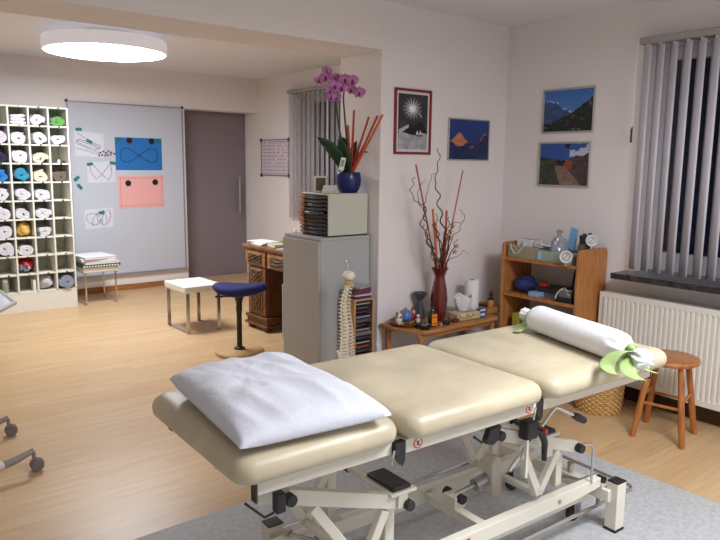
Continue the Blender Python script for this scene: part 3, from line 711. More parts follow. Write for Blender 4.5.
def flower(c, yaw, pitch, s=1.):
    c = Vector(c); R = Matrix.Rotation(yaw, 3, 'Z')@Matrix.Rotation(PI/2+pitch, 3, 'X')
    b = B(); petal(b, c, R, PI/2, .040*s, .030*s)
    for a in (-PI*.30, -PI*.70): petal(b, c, R, a, .038*s, .028*s)
    c2 = c+R@Vector((0,0,.003))
    for a in (.12*PI, .88*PI): petal(b, c2, R, a, .045*s, .052*s)
    f = build('flower', b, PET, op, solid=.0012, sharp=80)
    b = B(); petal(b, c+R@Vector((0,0,.006)), R, -PI/2, .022*s, .020*s, .6); b.ball(c+R@Vector((0,.002,.007)), .005*s, 6)
    build('lip', b, LIP, f, solid=.001, sharp=80)
yw = -.6
for (x, y, z, s) in [(2.718,3.74,2.195,1.0),(2.660,3.745,2.138,.8),(2.705,3.73,2.158,1.0),(2.795,3.745,2.160,1.0),(2.775,3.73,2.110,1.05),(2.742,3.74,2.075,.9),(2.834,3.73,2.100,1.0),(2.871,3.74,2.160,1.0),(2.925,3.73,2.156,1.05),(2.755,3.74,2.036,.85),(2.912,3.72,2.095,.9),(2.968,3.71,2.080,1.05),(2.842,3.75,2.137,.9),(2.80,3.74,2.04,.8)]:
    flower((x, y-.012, z), yw+random.uniform(-.6,.6), random.uniform(-.3,.3), s)
tg = build('plant_tag', B().rbox((2.79,3.645,1.60), (.034,.002,.085), (0,.22,-.4)), mat('tag_paper', rgb(226,222,212), .6), op)
build('tag_print', B().rbox((2.7893,3.6430,1.605), (.020,.001,.045), (0,.22,-.4)), mat('tag_print', rgb(150,150,150), .6), tg)
STK = mat('red_bamboo', rgb(176,62,38), .45, mottle=.15, mscale=12); STK2 = mat('orange_bamboo', rgb(206,104,50), .45)
for base, tip, m in (((2.93,3.73,1.53),(2.955,3.735,1.964),STK), ((2.935,3.745,1.53),(2.962,3.585,1.913),STK), ((2.93,3.735,1.53),(2.975,3.51,1.917),STK), ((2.94,3.73,1.53),(2.985,3.47,1.922),STK2), ((2.935,3.74,1.53),(2.875,3.70,1.86),STK)):
    build('bamboo_stick', B().tube([base, [(a+c)/2 for a, c in zip(base, tip)], tip], .0085, 8), m, op)
# frame, card holder in front of the pot
pf = thing('photo_frame', 'tiny cream photo frame standing on the drawer cabinet by the blue pot', 'photo frame', (2.765, 3.86, UZ1+.001))
def tilt_frame(par, c, w, h, yaw, m):
    M = Matrix.Translation(c)@Matrix.Rotation(yaw, 4, 'Z')@Matrix.Rotation(-.15, 4, 'X')
    b = B(); f = .014
    b.box(-w/2,w/2,-.006,.006,.001,f).box(-w/2,w/2,-.006,.006,h-f,h).box(-w/2,-w/2+f,-.006,.006,f,h-f).box(w/2-f,w/2,-.006,.006,f,h-f)
    b.bm.transform(M); build('frame', b, m, par, bevel=.002)
    b = B().box(-w/2+f,w/2-f,-.001,.004,f,h-f); b.bm.transform(M); build('picture', b, mat('dark_photo', rgb(74,64,60), .3, mottle=.5, mscale=50), par)
    b = B().bar((0,.006,h*.6), (0,.045,.004), .02, .003); b.bm.transform(M); build('strut', b, m, par)
tilt_frame(pf, (2.745,3.83,UZ1+.001), .095, .115, math.radians(-35), mat('cream_frame', rgb(214,206,176), .5))
ch = thing('card_holder', 'small cream card holder with folded cards on the drawer cabinet', 'card holder', (2.80,3.77,UZ1+.001))
M = Matrix.Translation((2.755,3.735,UZ1+.0012))@Matrix.Rotation(math.radians(-38), 4, 'Z')
b = B().box(-.055,.055,-.016,.016,0,.010); b.bm.transform(M); build('tray', b, mat('cream_frame', (1,1,1)), ch, bevel=.003)
for k in range(3):
    b = B().rbox((-.012+.012*k,-.010+.008*k,.032), (.07,.0015,.042), (-.15,0,.05*k)); b.bm.transform(M); build('card', b, mat('card_white', rgb(206,204,196), .7), ch)
for sx in (-.048,.046):
    b = B().box(sx-.006,sx+.006,-.02,-.0162,.0,.03); b.bm.transform(M); build('end_post', b, mat('cream_frame', (1,1,1)), ch, bevel=.002)

# ------------------------------------------------------------------ disc tower
DX0_, DX1_, DY0, DY1 = 2.735, 2.905, 3.43, 3.585
cr = thing('disc_rack', 'narrow pine disc tower in front of the grey cabinet', 'rack', (2.82, 3.5, 0))
RKP = wood('rack_pine', rgb(206,160,104), rgb(184,134,80), (8,8,1.2))
for x in (DX0_, DX1_-.012): build('side_panel', B().box(x, x+.012, DY0, DY1, 0, .70), RKP, cr, bevel=.002)
build('top_panel', B().box(DX0_, DX1_, DY0, DY1, .7003, .713), RKP, cr, bevel=.002)
build('base_panel', B().box(DX0_+.0122, DX1_-.0122, DY0, DY1, .02, .035), RKP, cr, bevel=.002)
build('back_panel', B().box(DX0_+.0122, DX1_-.0122, DY1-.006, DY1, .036, .70), RKP, cr)
pal = [(24,24,28),(30,32,44),(60,26,34),(40,44,70),(70,72,80),(26,26,34),(44,38,52),(120,110,110),(28,34,60),(20,20,22),(86,30,36),(36,40,58),(18,18,24),(52,50,64),(30,30,34),(150,146,140),(24,26,36),(64,34,52)]
ordn = ['first','second','third','fourth','fifth','sixth','seventh','eighth','ninth','tenth','eleventh','twelfth','thirteenth','fourteenth','fifteenth','sixteenth','seventeenth','eighteenth','nineteenth','twentieth','twenty-first','twenty-second']
cdm = {}
def cdmat(c):
    if c not in cdm: cdm[c] = mat('disc_sleeve_%d' % len(cdm), rgb(*c), .2, coat=.4)
    return cdm[c]
for k in range(22):
    z1 = .694-.0295*k; z0 = z1-.0275+.003*(k%3); c = pal[k%18]
    t = thing('disc_case', '%s disc case from the top inside the pine disc tower' % ordn[k], 'disc case', (2.82, 3.5, z0), 0, 'disc cases in the pine tower')
    dx = random.uniform(-.002,.002); dy = random.uniform(0,.006)
    build('sleeve', B().box(DX0_+.015+dx, DX1_-.015+dx, DY0+.004+dy, DY0+.142, z0, z1), cdmat(c), t, bevel=.001, seg=1)
    build('spine_title', B().box(DX0_+.022+dx, DX1_-.030-.02*(k%3)+dx, DY0+.0032+dy, DY0+.0039+dy, z0+.010, z1-.009), mat('spine_title_%d' % (k%3), [rgb(150,150,156), rgb(120,80,80), rgb(80,88,124)][k%3], .5), t)
sz = .7135
for k, (c, h, a, dx, nm) in enumerate([((44,54,104),.016,.03,0,'blue'), ((196,192,200),.012,-.06,.006,'pale grey'), ((120,50,56),.018,.05,-.006,'dark red'), ((60,70,110),.010,-.1,.004,'slate blue'), ((130,56,60),.012,.12,.0,'brick red'), ((168,160,150),.010,.3,.014,'beige')]):
    tag(build('disc_case', B().rbox((2.822+dx,3.51,sz+h/2), (.142,.125,h-.0006), (0,0,a)), mat('loose_sleeve_%d' % k, rgb(*c), .3), bevel=.001, seg=1), '%s disc case in the pile on top of the pine tower' % nm, 'disc case', 'disc cases piled on the tower')
    sz += h

# ------------------------------------------------------------------ spine model
sp = thing('spine_model', 'anatomical spine model hanging on its stand by the disc tower', 'spine model', (2.57, 3.30, 0))
BONE = mat('bone_plastic', rgb(226,219,200), .45, mottle=.08, mscale=40); BONE2 = mat('disc_yellow', rgb(206,170,70), .5)
build('stand', B().lathe([(0,0),(.11,0),(.12,.008),(.11,.02),(.015,.028),(0,.028)], (2.59,3.29,0), 32).tube([(2.608,3.345,.02),(2.608,3.345,.95),(2.602,3.340,.985),(2.588,3.325,1.0),(2.575,3.305,.985),(2.57,3.295,.935)], .0065, 10), CHROME, sp)
b = B().ball((2.567,3.28,.912), .043, 12, sx=1, sy=.95, sz=.72)
for v in b.bm.verts: v.co += Vector((0,0,.010*noise.noise(v.co*40)))
build('skull_base', b, mat('pale_bone', rgb(232,222,206), .5), sp, sharp=80)
build('ligament', B().lathe([(0,0),(.024,0),(.027,.006),(.027,.018),(.022,.022),(0,.022)], (2.569,3.285,.860), 20), BONE2, sp)
def scurve(t):  # t 0 top .. 1 bottom
    x = 2.570-.026*math.sin(t*PI*.95)-.004*math.sin(t*9)+.012*max(0, t-.8)*5*.5; y = 3.285+.012*math.sin(t*7)
    return x, y, .852-.47*t
NV = 22
for i in range(NV):
    t = i/(NV-1); x, y, z = scurve(t); R = .0135+.0105*t; h = .47/NV
    b = B().lathe([(0,-h*.36),(R,-h*.36),(R*.86,0),(R,h*.36),(0,h*.36)], (x,y,z), 16)
    L = .018+.020*t
    # spinous process towards the left-back, transverse processes both sides
    for ang, LL, dz, rr in ((math.radians(200), L*1.45, -.014, .0045), (math.radians(215), L*1.2, .002, .004), (math.radians(285), L*1.15, 0, .0042), (math.radians(115), L*1.15, 0, .0042), (math.radians(-20), L*.8, .003, .004)):
        b.tube([(x+math.cos(ang)*R*.6, y+math.sin(ang)*R*.6, z), (x+math.cos(ang)*(R+LL*.5), y+math.sin(ang)*(R+LL*.5), z+.003), (x+math.cos(ang)*(R+LL), y+math.sin(ang)*(R+LL), z+dz)], [rr*1.2, rr, rr*1.1], 7)
    vb = build('vertebra', b, BONE, sp, sharp=60)
    if i < NV-1:
        x2, y2, z2 = scurve(t+.5/(NV-1))
        build('spinal_disc', B().cyl((x2,y2,z2-h*.14), (x2,y2,z2+h*.14), R*.92, n=14), mat('disc_cartilage', rgb(214,200,160), .5), vb)
build('nerve_root', B().tube([(2.60,3.262,.47),(2.615,3.255,.46)], .004, 6).tube([(2.605,3.262,.60),(2.618,3.255,.592)], .004, 6), mat('nerve_red', rgb(190,60,40), .5), sp)
b = B(); x, y, z = scurve(1)
z -= .05; b.lathe([(0,-.11),(.012,-.10),(.026,-.05),(.036,0),(.02,.03),(0,.034)], (x,y,z-.0), 16, sy=.7)
build('sacrum', b, BONE, sp)
for s in (-1, 1):
    def wing(u, v, s=s):
        a = -.5+u*2.3; r = .045+.05*v
        return (x+s*(.030+.055*v+.02*math.sin(u*PI))*.95-.0, y-.02+.05*math.cos(a)*(.6+.5*v)-.03*u, z-.10+.10*math.sin(a)*(.5+.6*v)+.05*v)
    build('pelvic_wing', B().grid(wing, 14, 6), BONE, sp, solid=.008, sharp=80)
b = B().tube([(2.50,3.27,.36),(2.492,3.268,.40),(2.478,3.262,.432),(2.468,3.258,.452)], [.012,.014,.012,.007], 10)
build('iliac_spur', b, BONE, sp)

# ------------------------------------------------------------------ low tables with their things
def low_table(x0, x1, y0, y1, zt, label, cl=.035):
    t = thing('low_table', label, 'table', ((x0+x1)/2, (y0+y1)/2, 0)); c = .035
    poly = [(x0+cl,y0),(x1-c,y0),(x1,y0+c),(x1,y1),(x0,y1),(x0,y0+cl*2.2)]
    build('tabletop', B().prism(poly, zt-.025, zt), PINE, t, bevel=.005, seg=3)
    for xa in (x0+.03, x1-.03-.032):
        for y in (y0+.03, y1-.06):
            x = xa+(cl-.035 if xa < x1-.1 and y < y1-.1 else 0); build('leg', B().box(x, x+.032, y, y+.032, 0, zt-.0253), PINE, t, bevel=.005)
    for ya in (y0+.036, y1-.052): build('apron', B().box(x0+.063, x1-.063, ya, ya+.014, zt-.06, zt-.0253), PINE, t, bevel=.002)
low_table(3.03, 3.90, 3.155, 3.52, .50, 'low pine side table of ornaments, vase and kitchen roll by the wall', .085)
T = .5008
# red vase with branches
VX, VY = 3.446, 3.352
vs = thing('red_vase', 'tall dark red vase of twisted branches on the low pine table', 'vase', (VX, VY, T))
b = B()
def vsq(r, z): return (r, z)
b.lathe([(r_*.82, z_) for r_, z_ in [(0,0),(.054,0),(.058,.01),(.070,.10),(.074,.15),(.066,.22),(.048,.29),(.044,.315),(.060,.352),(.078,.378),(.074,.378),(.040,.315),(.044,.29),(.066,.15),(.050,.012),(0,.012)]], (VX,VY,T), 8)
build('vase_body', b, mat('red_lacquer', rgb(98,20,18), .25, coat=.2, mottle=.2, mscale=8), vs, sharp=15, bevel=.002)
def wig(pts, amp=.014, seed=0, n=5):
    pts = [Vector(p) for p in pts]; out = []
    for a, c in zip(pts, pts[1:]):
        for k in range(n):
            t = k/n; p = a.lerp(c, t); q = len(out)
            out.append(p+Vector((math.sin(q*1.15+seed)*amp, math.cos(q*.9+seed)*amp*.8, 0)))
    out.append(pts[-1]); return out
TWG = mat('dark_twig', rgb(62,42,36), .7); TWB = mat('brown_twig', rgb(110,84,66), .7)
M0 = (VX, VY, T+.34)
mr = lambda i: (VX+.03*math.cos(i*1.7), VY+.03*math.sin(i*1.7), T+.35)
brs = [([M0,(3.475,3.34,1.0),(3.455,3.33,1.15),(3.405,3.33,1.28),(3.385,3.33,1.40),(3.345,3.33,1.50),(3.38,3.33,1.60),(3.37,3.33,1.71)], .022, .0062, TWG),
       ([mr(1),(3.40,3.35,1.0),(3.30,3.34,1.10),(3.27,3.33,1.22),(3.25,3.33,1.33),(3.16,3.33,1.36),(3.12,3.33,1.44),(3.155,3.32,1.52)], .020, .005, TWG),
       ([mr(2),(3.37,3.33,.98),(3.30,3.32,1.06),(3.225,3.32,1.20),(3.24,3.32,1.32)], .018, .006, TWG),
       ([mr(2.5),(3.42,3.33,1.02),(3.385,3.33,1.13),(3.34,3.33,1.2)], .014, .005, TWG),
       ([(3.27,3.33,1.28),(3.20,3.33,1.34),(3.19,3.33,1.44),(3.26,3.33,1.50)], .012, .0032, TWB),
       ([(3.25,3.33,1.33),(3.28,3.33,1.42),(3.31,3.33,1.52),(3.345,3.33,1.55)], .012, .003, TWB),
       ([mr(3),(3.50,3.33,1.0),(3.54,3.33,1.10),(3.62,3.33,1.15),(3.66,3.33,1.25),(3.60,3.33,1.29)], .012, .0035, TWG),
       ([mr(4),(3.52,3.33,.94),(3.60,3.33,.95),(3.66,3.33,.99),(3.72,3.33,.955)], .008, .0028, TWB),
       ([mr(5),(3.46,3.33,1.05),(3.51,3.33,1.14),(3.56,3.33,1.2),(3.62,3.33,1.19)], .012, .004, TWG),
       ([mr(6),(3.40,3.33,.96),(3.36,3.33,.92),(3.33,3.33,1.0),(3.31,3.33,1.1)], .012, .0035, TWG),
       ([mr(7),(3.51,3.33,.95),(3.56,3.33,1.03),(3.585,3.33,1.08)], .014, .005, TWG)]
brs += [([mr(8),(3.43,3.32,.99),(3.40,3.31,1.08),(3.36,3.32,1.16),(3.37,3.33,1.27)], .016, .006, TWB), ([mr(9),(3.47,3.31,.98),(3.49,3.31,1.06),(3.47,3.32,1.14),(3.50,3.33,1.24)], .016, .006, TWG),
        ([mr(10),(3.38,3.31,.95),(3.31,3.31,1.0),(3.265,3.31,1.10),(3.25,3.32,1.2)], .018, .0055, TWB), ([mr(11),(3.45,3.30,.96),(3.44,3.30,1.06),(3.46,3.31,1.16)], .014, .005, TWB)]
for i, (p, amp, r, m) in enumerate(brs):
    w = wig(p, amp*.62, i*1.3, 6); n = len(w)
    build('branch', B().tube(w, [r*(1-.6*k/n) for k in range(n)], 7), m, vs)
RB = mat('pink_bamboo', rgb(176,92,76), .5)
for a, c, m, r in ((mr(1),(3.175,3.34,1.60),RB,.006), (mr(0),(3.63,3.335,1.565),RB,.005), (mr(2),(3.345,3.34,1.30),STK2,.008), (mr(3),(3.478,3.335,1.285),STK,.008), (mr(5),(3.375,3.335,1.20),STK2,.006), (mr(4),(3.46,3.33,1.14),STK,.007)):
    build('bamboo_stick', B().tube([a, [(p+q)/2 for p, q in zip(a, c)], c], r, 8), m, vs)
for (x, z) in ((3.505,1.14),(3.525,1.18),(3.50,1.10),(3.475,1.08),(3.555,.99),(3.57,1.03)):
    b = B()
    for k in range(5):
        a = k*1.3; b.bar((x,3.32,z), (x+.030*math.cos(a),3.315,z+.020*math.sin(a)), .010, .004)
    build('dried_blossom', b, mat('dried_petal', rgb(176,116,60), .8), vs)
# kitchen roll
kr = thing('kitchen_roll', 'white kitchen roll standing on the low pine table', 'kitchen roll', (3.80, 3.36, T))
build('paper', B().lathe([(.020,0),(.053,0),(.054,.004),(.054,.254),(.052,.258),(.020,.258)], (3.80,3.36,T), 40), mat('kitchen_paper', rgb(238,236,236), .9, bump=.3, bscale=150), kr)
build('cardboard_core', B().lathe([(.016,0),(.0198,0),(.0198,.256),(.016,.256),(.016,0)], (3.80,3.36,T), 24), mat('cardboard', rgb(110,90,72), .8), kr)
# tissue pack in clear wrap
tp = thing('tissue_pack', 'beige patterned tissue box with white tissue pulled out, before the kitchen roll', 'tissue box', (3.62,3.27,T), -.1)
build('box_body', B().box(-.11,.11,-.06,.06,0,.055), mat('beige_pattern', rgb(196,176,140), .5, mottle=.35, mscale=25), tp, bevel=.008, raw=True)
def tis(u, v):
    a = 2*PI*u; r = .040+.085*v*(1-.45*v)*(.8+.3*math.sin(3*a)); zz = .055+.135*v-.03*v*v*abs(math.sin(1.5*a+.4))
    return (r*math.cos(a)*.95, r*math.sin(a)*.6, zz)
build('tissue', B().grid(tis, 40, 8), mat('tissue_paper', rgb(222,222,230), .8), tp, solid=.0015, sharp=50, raw=True)
for k, (x, z) in enumerate([(-.08,.03),(-.05,.022),(-.02,.034),(.01,.024),(.04,.032)]):
    build('wrap_motif', B().rbox((x,-.0612,z), (.022,.0012,.010), (0,.5,0)), mat('motif_brown', rgb(150,110,70), .5), tp, raw=True)
bb = thing('small_carton', 'small blue and white carton next to the kitchen roll', 'carton', (3.765,3.235,T))
build('carton_body', B().box(3.735,3.795,3.215,3.255,T,T+.062), mat('carton_blue', rgb(52,84,160), .4), bb, bevel=.002)
build('white_label', B().box(3.742,3.788,3.2138,3.2148,T+.012,T+.030).box(3.736,3.794,3.2138,3.2148,T+.048,T+.060), WHITE, bb)
db = thing('dropper_bottle', 'dark dropper bottle behind the tissue box beside the red vase', 'bottle', (3.572,3.455,T))
AMB = mat('amber_glass', rgb(40,22,12), .1, coat=.5)
build('glass_body', B().lathe([(0,0),(.024,0),(.026,.008),(.026,.10),(.012,.118),(.012,.124),(0,.124)], (3.572,3.455,T), 20), AMB, db)
build('dropper', B().lathe([(.013,.1243),(.013,.142),(.007,.146),(.007,.172),(0,.176)], (3.572,3.455,T), 16), BLACK, db)
# wooden tray with two bottles
tr = thing('wooden_tray', 'small raised wooden tray at the right end of the low pine table', 'tray', (3.965,3.36,T-.03))
build('tray_base', B().box(3.875,4.03,3.26,3.46,T+.0005,T+.012), PINE, tr, bevel=.002)
for q in ((3.875,3.885,3.26,3.46),(4.02,4.03,3.26,3.46),(3.885,4.02,3.26,3.27),(3.885,4.02,3.45,3.46)):
    build('side_board', B().box(*q, T+.0125, T+.048), PINE, tr, bevel=.002)
ob = thing('dropper_bottle', 'dark bottle with an orange label in the small wooden tray', 'bottle', (3.985,3.33,T+.0125))
build('glass_body', B().lathe([(0,0),(.022,0),(.024,.006),(.024,.085),(.010,.10),(.010,.106),(0,.106)], (3.985,3.33,T+.0125), 20), AMB, ob)
build('label', B().lathe([(.0242,.02),(.0246,.02),(.0246,.074),(.0242,.074),(.0242,.02)], (3.985,3.33,T+.0125), 20), mat('orange_label', rgb(206,140,70), .6), ob)
build('pump', B().lathe([(.013,.1063),(.013,.12),(.005,.124),(.005,.15),(0,.152)], (3.985,3.33,T+.0125), 14), BLACK, ob)
tag(build('black_pouch', B().rbox((3.918,3.36,T+.036), (.045,.08,.046), (0,0,.2)), BLACK, bevel=.012, seg=3), 'small black pouch in the wooden tray beside the bottle', 'pouch')
# candle holder
chd = thing('candle_holder', 'grey stone goblet candle holder behind the ornament plate', 'candle holder', (3.37,3.455,T))
build('goblet', B().lathe([(0,0),(.038,0),(.040,.006),(.034,.03),(.026,.10),(.020,.135),(.030,.150),(.048,.175),(.050,.190),(.045,.190),(.036,.175),(0,.168)], (3.368,3.468,T), 32), mat('grey_soapstone', rgb(66,72,80), .4, mottle=.2, mscale=20), chd)
build('tealight', B().lathe([(0,0),(.019,0),(.019,.012),(0,.012)], (3.368,3.468,T+.1695), 20), mat('tealight_tin', rgb(60,60,66), .3, .6), chd)
# plate with ornaments
tag(build('wooden_plate', B().lathe([(0,0),(.09,0),(.113,.014),(.120,.024),(.115,.022),(.09,.008),(0,.008)], (3.155,3.385,T), 40), wood('plate_wood', rgb(150,92,48), rgb(112,64,32), (4,4,4)), sharp=60), 'round wooden plate holding small ornaments on the low pine table', 'plate')
PZ_ = T+.0085
def figurine(name, label, cat, c, parts):
    t = thing(name, label, cat, c)
    for nm, m, fb in parts:
        b = B(); fb(b); b.bm.transform(Matrix.Translation(c)); build(nm, b, m, t, sharp=60)
    return t
FW = mat('figure_white', rgb(226,218,200), .6, bump=.3, bscale=60); FBN = mat('figure_brown', rgb(146,100,62), .7); FR = mat('figure_red', rgb(160,30,36), .5); FSK = mat('figure_skin', rgb(220,176,150), .6)
def mk_dog(b):
    b.ball((0,0,.028), .024, 8, sx=1.1, sy=.9, sz=1.1); b.ball((-.004,-.008,.064), .019, 8)
    for s in (-1,1): b.ball((s*.014,-.02,.008), .008, 6)
figurine('dog_ornament', 'white and brown animal ornament at the left of the wooden plate', 'ornament', (3.092,3.385,PZ_), [('body', FW, mk_dog), ('ear', FBN, lambda b: b.ball((-.020,-.004,.078), .010, 6, sz=1.4)), ('ear', FBN, lambda b: b.ball((.014,-.004,.080), .010, 6, sz=1.4)), ('muzzle', FBN, lambda b: b.ball((-.006,-.026,.058), .007, 6))])
figurine('glass_globe', 'blue globe ornament with gold cap in the middle of the wooden plate', 'ornament', (3.168,3.40,PZ_), [('globe', mat('blue_globe', rgb(92,124,178), .2, mottle=.1, mscale=20), lambda b: b.ball((0,0,.049), .048, 12)), ('cap', mat('gold_cap', rgb(190,160,90), .3, .8), lambda b: b.lathe([(.012,.095),(.010,.108),(0,.110)], n=14)), ('base_ring', FBN, lambda b: b.lathe([(.018,0),(.028,0),(.026,.008),(.018,.008),(.018,0)], n=20))])
def santa_body(b): b.lathe([(0,0),(.022,0),(.026,.02),(.020,.05),(.012,.064),(0,.066)], n=16); b.tube([(.016,-.008,.05),(.026,-.018,.036)], .007, 6).tube([(-.016,-.008,.05),(-.026,-.018,.036)], .007, 6)
figurine('figure_ornament', 'small red and white figurine with red cap behind the wooden plate', 'ornament', (3.232,3.395,PZ_), [('body', FR, santa_body), ('head', FSK, lambda b: b.ball((0,-.002,.076), .014, 8)), ('cap', FR, lambda b: b.lathe([(.015,.082),(.012,.094),(.004,.104),(0,.112)], n=14)), ('beard', FW, lambda b: b.ball((0,-.010,.068), .010, 6))])
figurine('figure_ornament', 'small white seated figurine at the right rim of the wooden plate', 'ornament', (3.222,3.335,PZ_), [('body', FW, lambda b: (b.ball((0,0,.022), .020, 8, sz=1.1), b.ball((0,-.004,.052), .013, 8))), ('scarf', FR, lambda b: b.lathe([(.010,.038),(.016,.038),(.016,.044),(.010,.044),(.010,.038)], n=14))])
figurine('wooden_animal', 'tiny brown carved animal lying before the blue globe', 'ornament', (3.150,3.318,PZ_), [('body', FBN, lambda b: (b.tube([(-.026,0,.014),(.0,0,.020),(.024,0,.022)], [.010,.013,.009], 8), b.ball((.034,-.004,.032), .009, 6))), ('leg', FBN, lambda b: b.cyl((-.018,-.006,0), (-.018,-.004,.014), .004, n=6)), ('leg', FBN, lambda b: b.cyl((.016,-.006,0), (.016,-.004,.016), .004, n=6))])
# dark dish and amber bottle, lid
dd_ = thing('glass_dish', 'dark dish with shiny stones at the front corner of the low pine table', 'dish', (3.195,3.255,T))
build('dish', B().lathe([(0,0),(.034,0),(.045,.018),(.050,.030),(.045,.028),(.034,.008),(0,.008)], (3.172,3.212,T), 28), BLACK, dd_)
for i in range(9):
    a = i*2.4; r = .008*math.sqrt(i)*1.2; build('glass_stone', B().ball((3.172+r*math.cos(a),3.212+r*math.sin(a),T+.024+.004*(i%3)), .011, 6, sz=.6), mat('clear_stone', rgb(150,150,165), .08, trans=.4), dd_)
ab = thing('oil_bottle', 'dark green bottle with a yellow-orange label before the red vase', 'bottle', (3.255,3.225,T))
build('glass_body', B().box(3.229,3.281,3.204,3.246,T,T+.108), mat('dark_green_glass', rgb(20,34,20), .1, coat=.5), ab, bevel=.010, seg=3)
build('neck', B().lathe([(.020,.1083),(.011,.122),(.011,.140),(0,.140)], (3.255,3.225,T), 16), mat('dark_green_glass', (0,0,0)), ab)
build('cap', B().lathe([(.0135,.1403),(.0135,.158),(0,.160)], (3.255,3.225,T), 16), BLACK, ab)
build('label', B().box(3.2305,3.2795,3.2022,3.2038,T+.012,T+.092), mat('yellow_orange_label', rgb(232,150,40), .5), ab)
build('label_band', B().box(3.2305,3.2795,3.2010,3.2021,T+.066,T+.078).box(3.238,3.272,3.2010,3.2021,T+.020,T+.034), mat('label_red', rgb(196,76,30), .5), ab)
tag(build('candle_stub', B().lathe([(0,0),(.012,0),(.012,.022),(.010,.026),(.0,.026)], (3.315,3.20,T), 14), mat('candle_pink', rgb(190,120,100), .5)), 'small pinkish candle stub right of the orange-labelled bottle', 'candle')
tag(build('round_tin', B().lathe([(0,0),(.036,0),(.038,.004),(.038,.018),(.034,.022),(.030,.018),(0,.018)], (3.39,3.235,T), 28), BLACK), 'flat round black tin in front of the red vase', 'tin')
tag(build('red_pouch', B().rbox((3.50,3.235,T+.0125), (.075,.045,.024), (0,0,.3)), mat('dark_red_cloth', rgb(110,26,34), .7), bevel=.011, seg=3), 'small dark red pouch in front of the red vase', 'pouch')
# under the tables
tag(build('storage_box', B().box(3.16,3.40,3.24,3.46,.0,.30), BLACK, bevel=.01), 'black box on the floor under the low table below the ornaments', 'box')
tag(build('red_ball', B().ball((3.69,3.34,.2262), .10, 14, sz=1.1), mat('dark_red_plastic', rgb(126,32,38), .4)), 'dark red rounded bag under the low pine table', 'bag')
bpy.data.objects['red_ball'].name = 'red_bag'
tag(build('storage_box', B().box(3.585,3.80,3.225,3.45,.0,.115), mat('dark_box', rgb(40,36,40), .6), bevel=.01), 'dark flat box beneath the dark red bag', 'box')
# ------------------------------------------------------------------ pictures
def sunf(u, v):
    cx, cy = .47, .74; d = math.hypot((u-cx)*.62, v-cy); a = math.atan2(v-cy, (u-cx)*.62)
    g = .20+.06*fbm(u*3, v*3)
    ray = max(0, 1-d/.27)*(.45+.55*abs(math.sin(a*8)))**1.4; g = max(g, min(.97, ray*1.3+max(0, 1-d/.08)))
    if v < .28+.02*math.sin(u*9): g = .66+.10*fbm(u*5, v*9)
    elif v < .50-.28*abs(u-.62)-.05*math.sin(u*14) and v < .5: g = .05
    if .02 < u < .36 and abs(v-(.30+.36*u)) < .045*(1-u): g = .72
    if .60 < u < .84 and .24 < v < .31+.04*math.sin(u*60): g = .9 if v > .27 else .4
    if .72 < u < .80 and abs(v-(.66-.9*(u-.72))) < .02: g = .7
    return (g, g, g*1.02)
def bluepeak(u, v):
    c = (.09+.05*v, .17+.08*v, .40+.12*v)
    r1 = .40+.26*math.exp(-((u-.25)/.16)**2)+.03*fbm(u*9, 1); r2 = .34+.24*math.exp(-((u-.9)/.12)**2)+.30*max(0, u-.55)+.02*fbm(u*12, 5)
    if v < r1 and v > .36+.05*math.sin(u*17)+.07*fbm(u*8, v*8) and .05 < u < .47: s = .5+.5*fbm(u*10, v*10); c = (.72+.12*s, .42+.12*s, .28+.08*s)
    elif v < r2 and v > r2-.06-.04*fbm(u*9, 2) and (.52 < u < .62 or .78 < u < .97): s = fbm(u*10, v*10); c = (.56+.14*s, .38+.1*s, .34+.06*s)
    elif v < max(r1, r2)*.95: s = fbm(u*7, v*7); c = (.10+.06*s, .17+.07*s, .34+.10*s)
    return c
def valley(u, v):
    r = .62+.12*math.sin(u*5+1)-.18*u+.05*fbm(u*6, 2); hill = .18+.62*u**1.5+.04*fbm(u*9, 3)
    if v < hill:
        s = fbm(u*9, v*12); c = (.12+.07*s, .15+.08*s, .14+.05*s)
        if s > .55: c = (.42,.44,.44)
        return c
    if v < r: s = fbm(u*5, v*5); return (.22+.05*s, .32+.06*s, .50+.06*s)
    if v < r+.05 and fbm(u*14, v*9) > -.05 and .05 < u < .62: return (.80,.85,.92)
    return (.24+.12*(1-v), .44+.14*(1-v), .74+.08*(1-v))
def road(u, v):
    sky = .60+.16*abs(u-.45)+.05*fbm(u*6, 7)+(.12*max(0, u-.6)*2)
    if v > sky:
        if u > .62 and fbm(u*4, v*5) > -.12: return (.74,.78,.84)
        return (.20,.34,.62) if not (abs(u-.57) < .05 and v > .9) else (.12,.14,.2)
    s = fbm(u*10, v*10)
    if math.hypot((u-.60)*1.2, (v-.50)*.8) < .10: return (.55+.1*s,.30,.16)
    if math.hypot((u-.45), (v-.55)) < .09: return (.06,.07,.12)
    if v < .48 and abs(u-(.66-.5*v)) < .10+.24*(.5-v): return (.52+.08*s, .42+.07*s, .36+.05*s)
    if u < .34: return (.22+.12*s, .24+.1*s, .20+.08*s)
    return (.30+.1*s, .23+.08*s, .24+.07*s)
def grain(fn):
    def g(u, v):
        c = fn(u, v); k = 1+.16*noise.noise(Vector((u*34, v*34, 1)))+.1*noise.noise(Vector((u*70, v*70, 8)))
        return tuple(max(0, min(1, x*k)) for x in c)
    return g
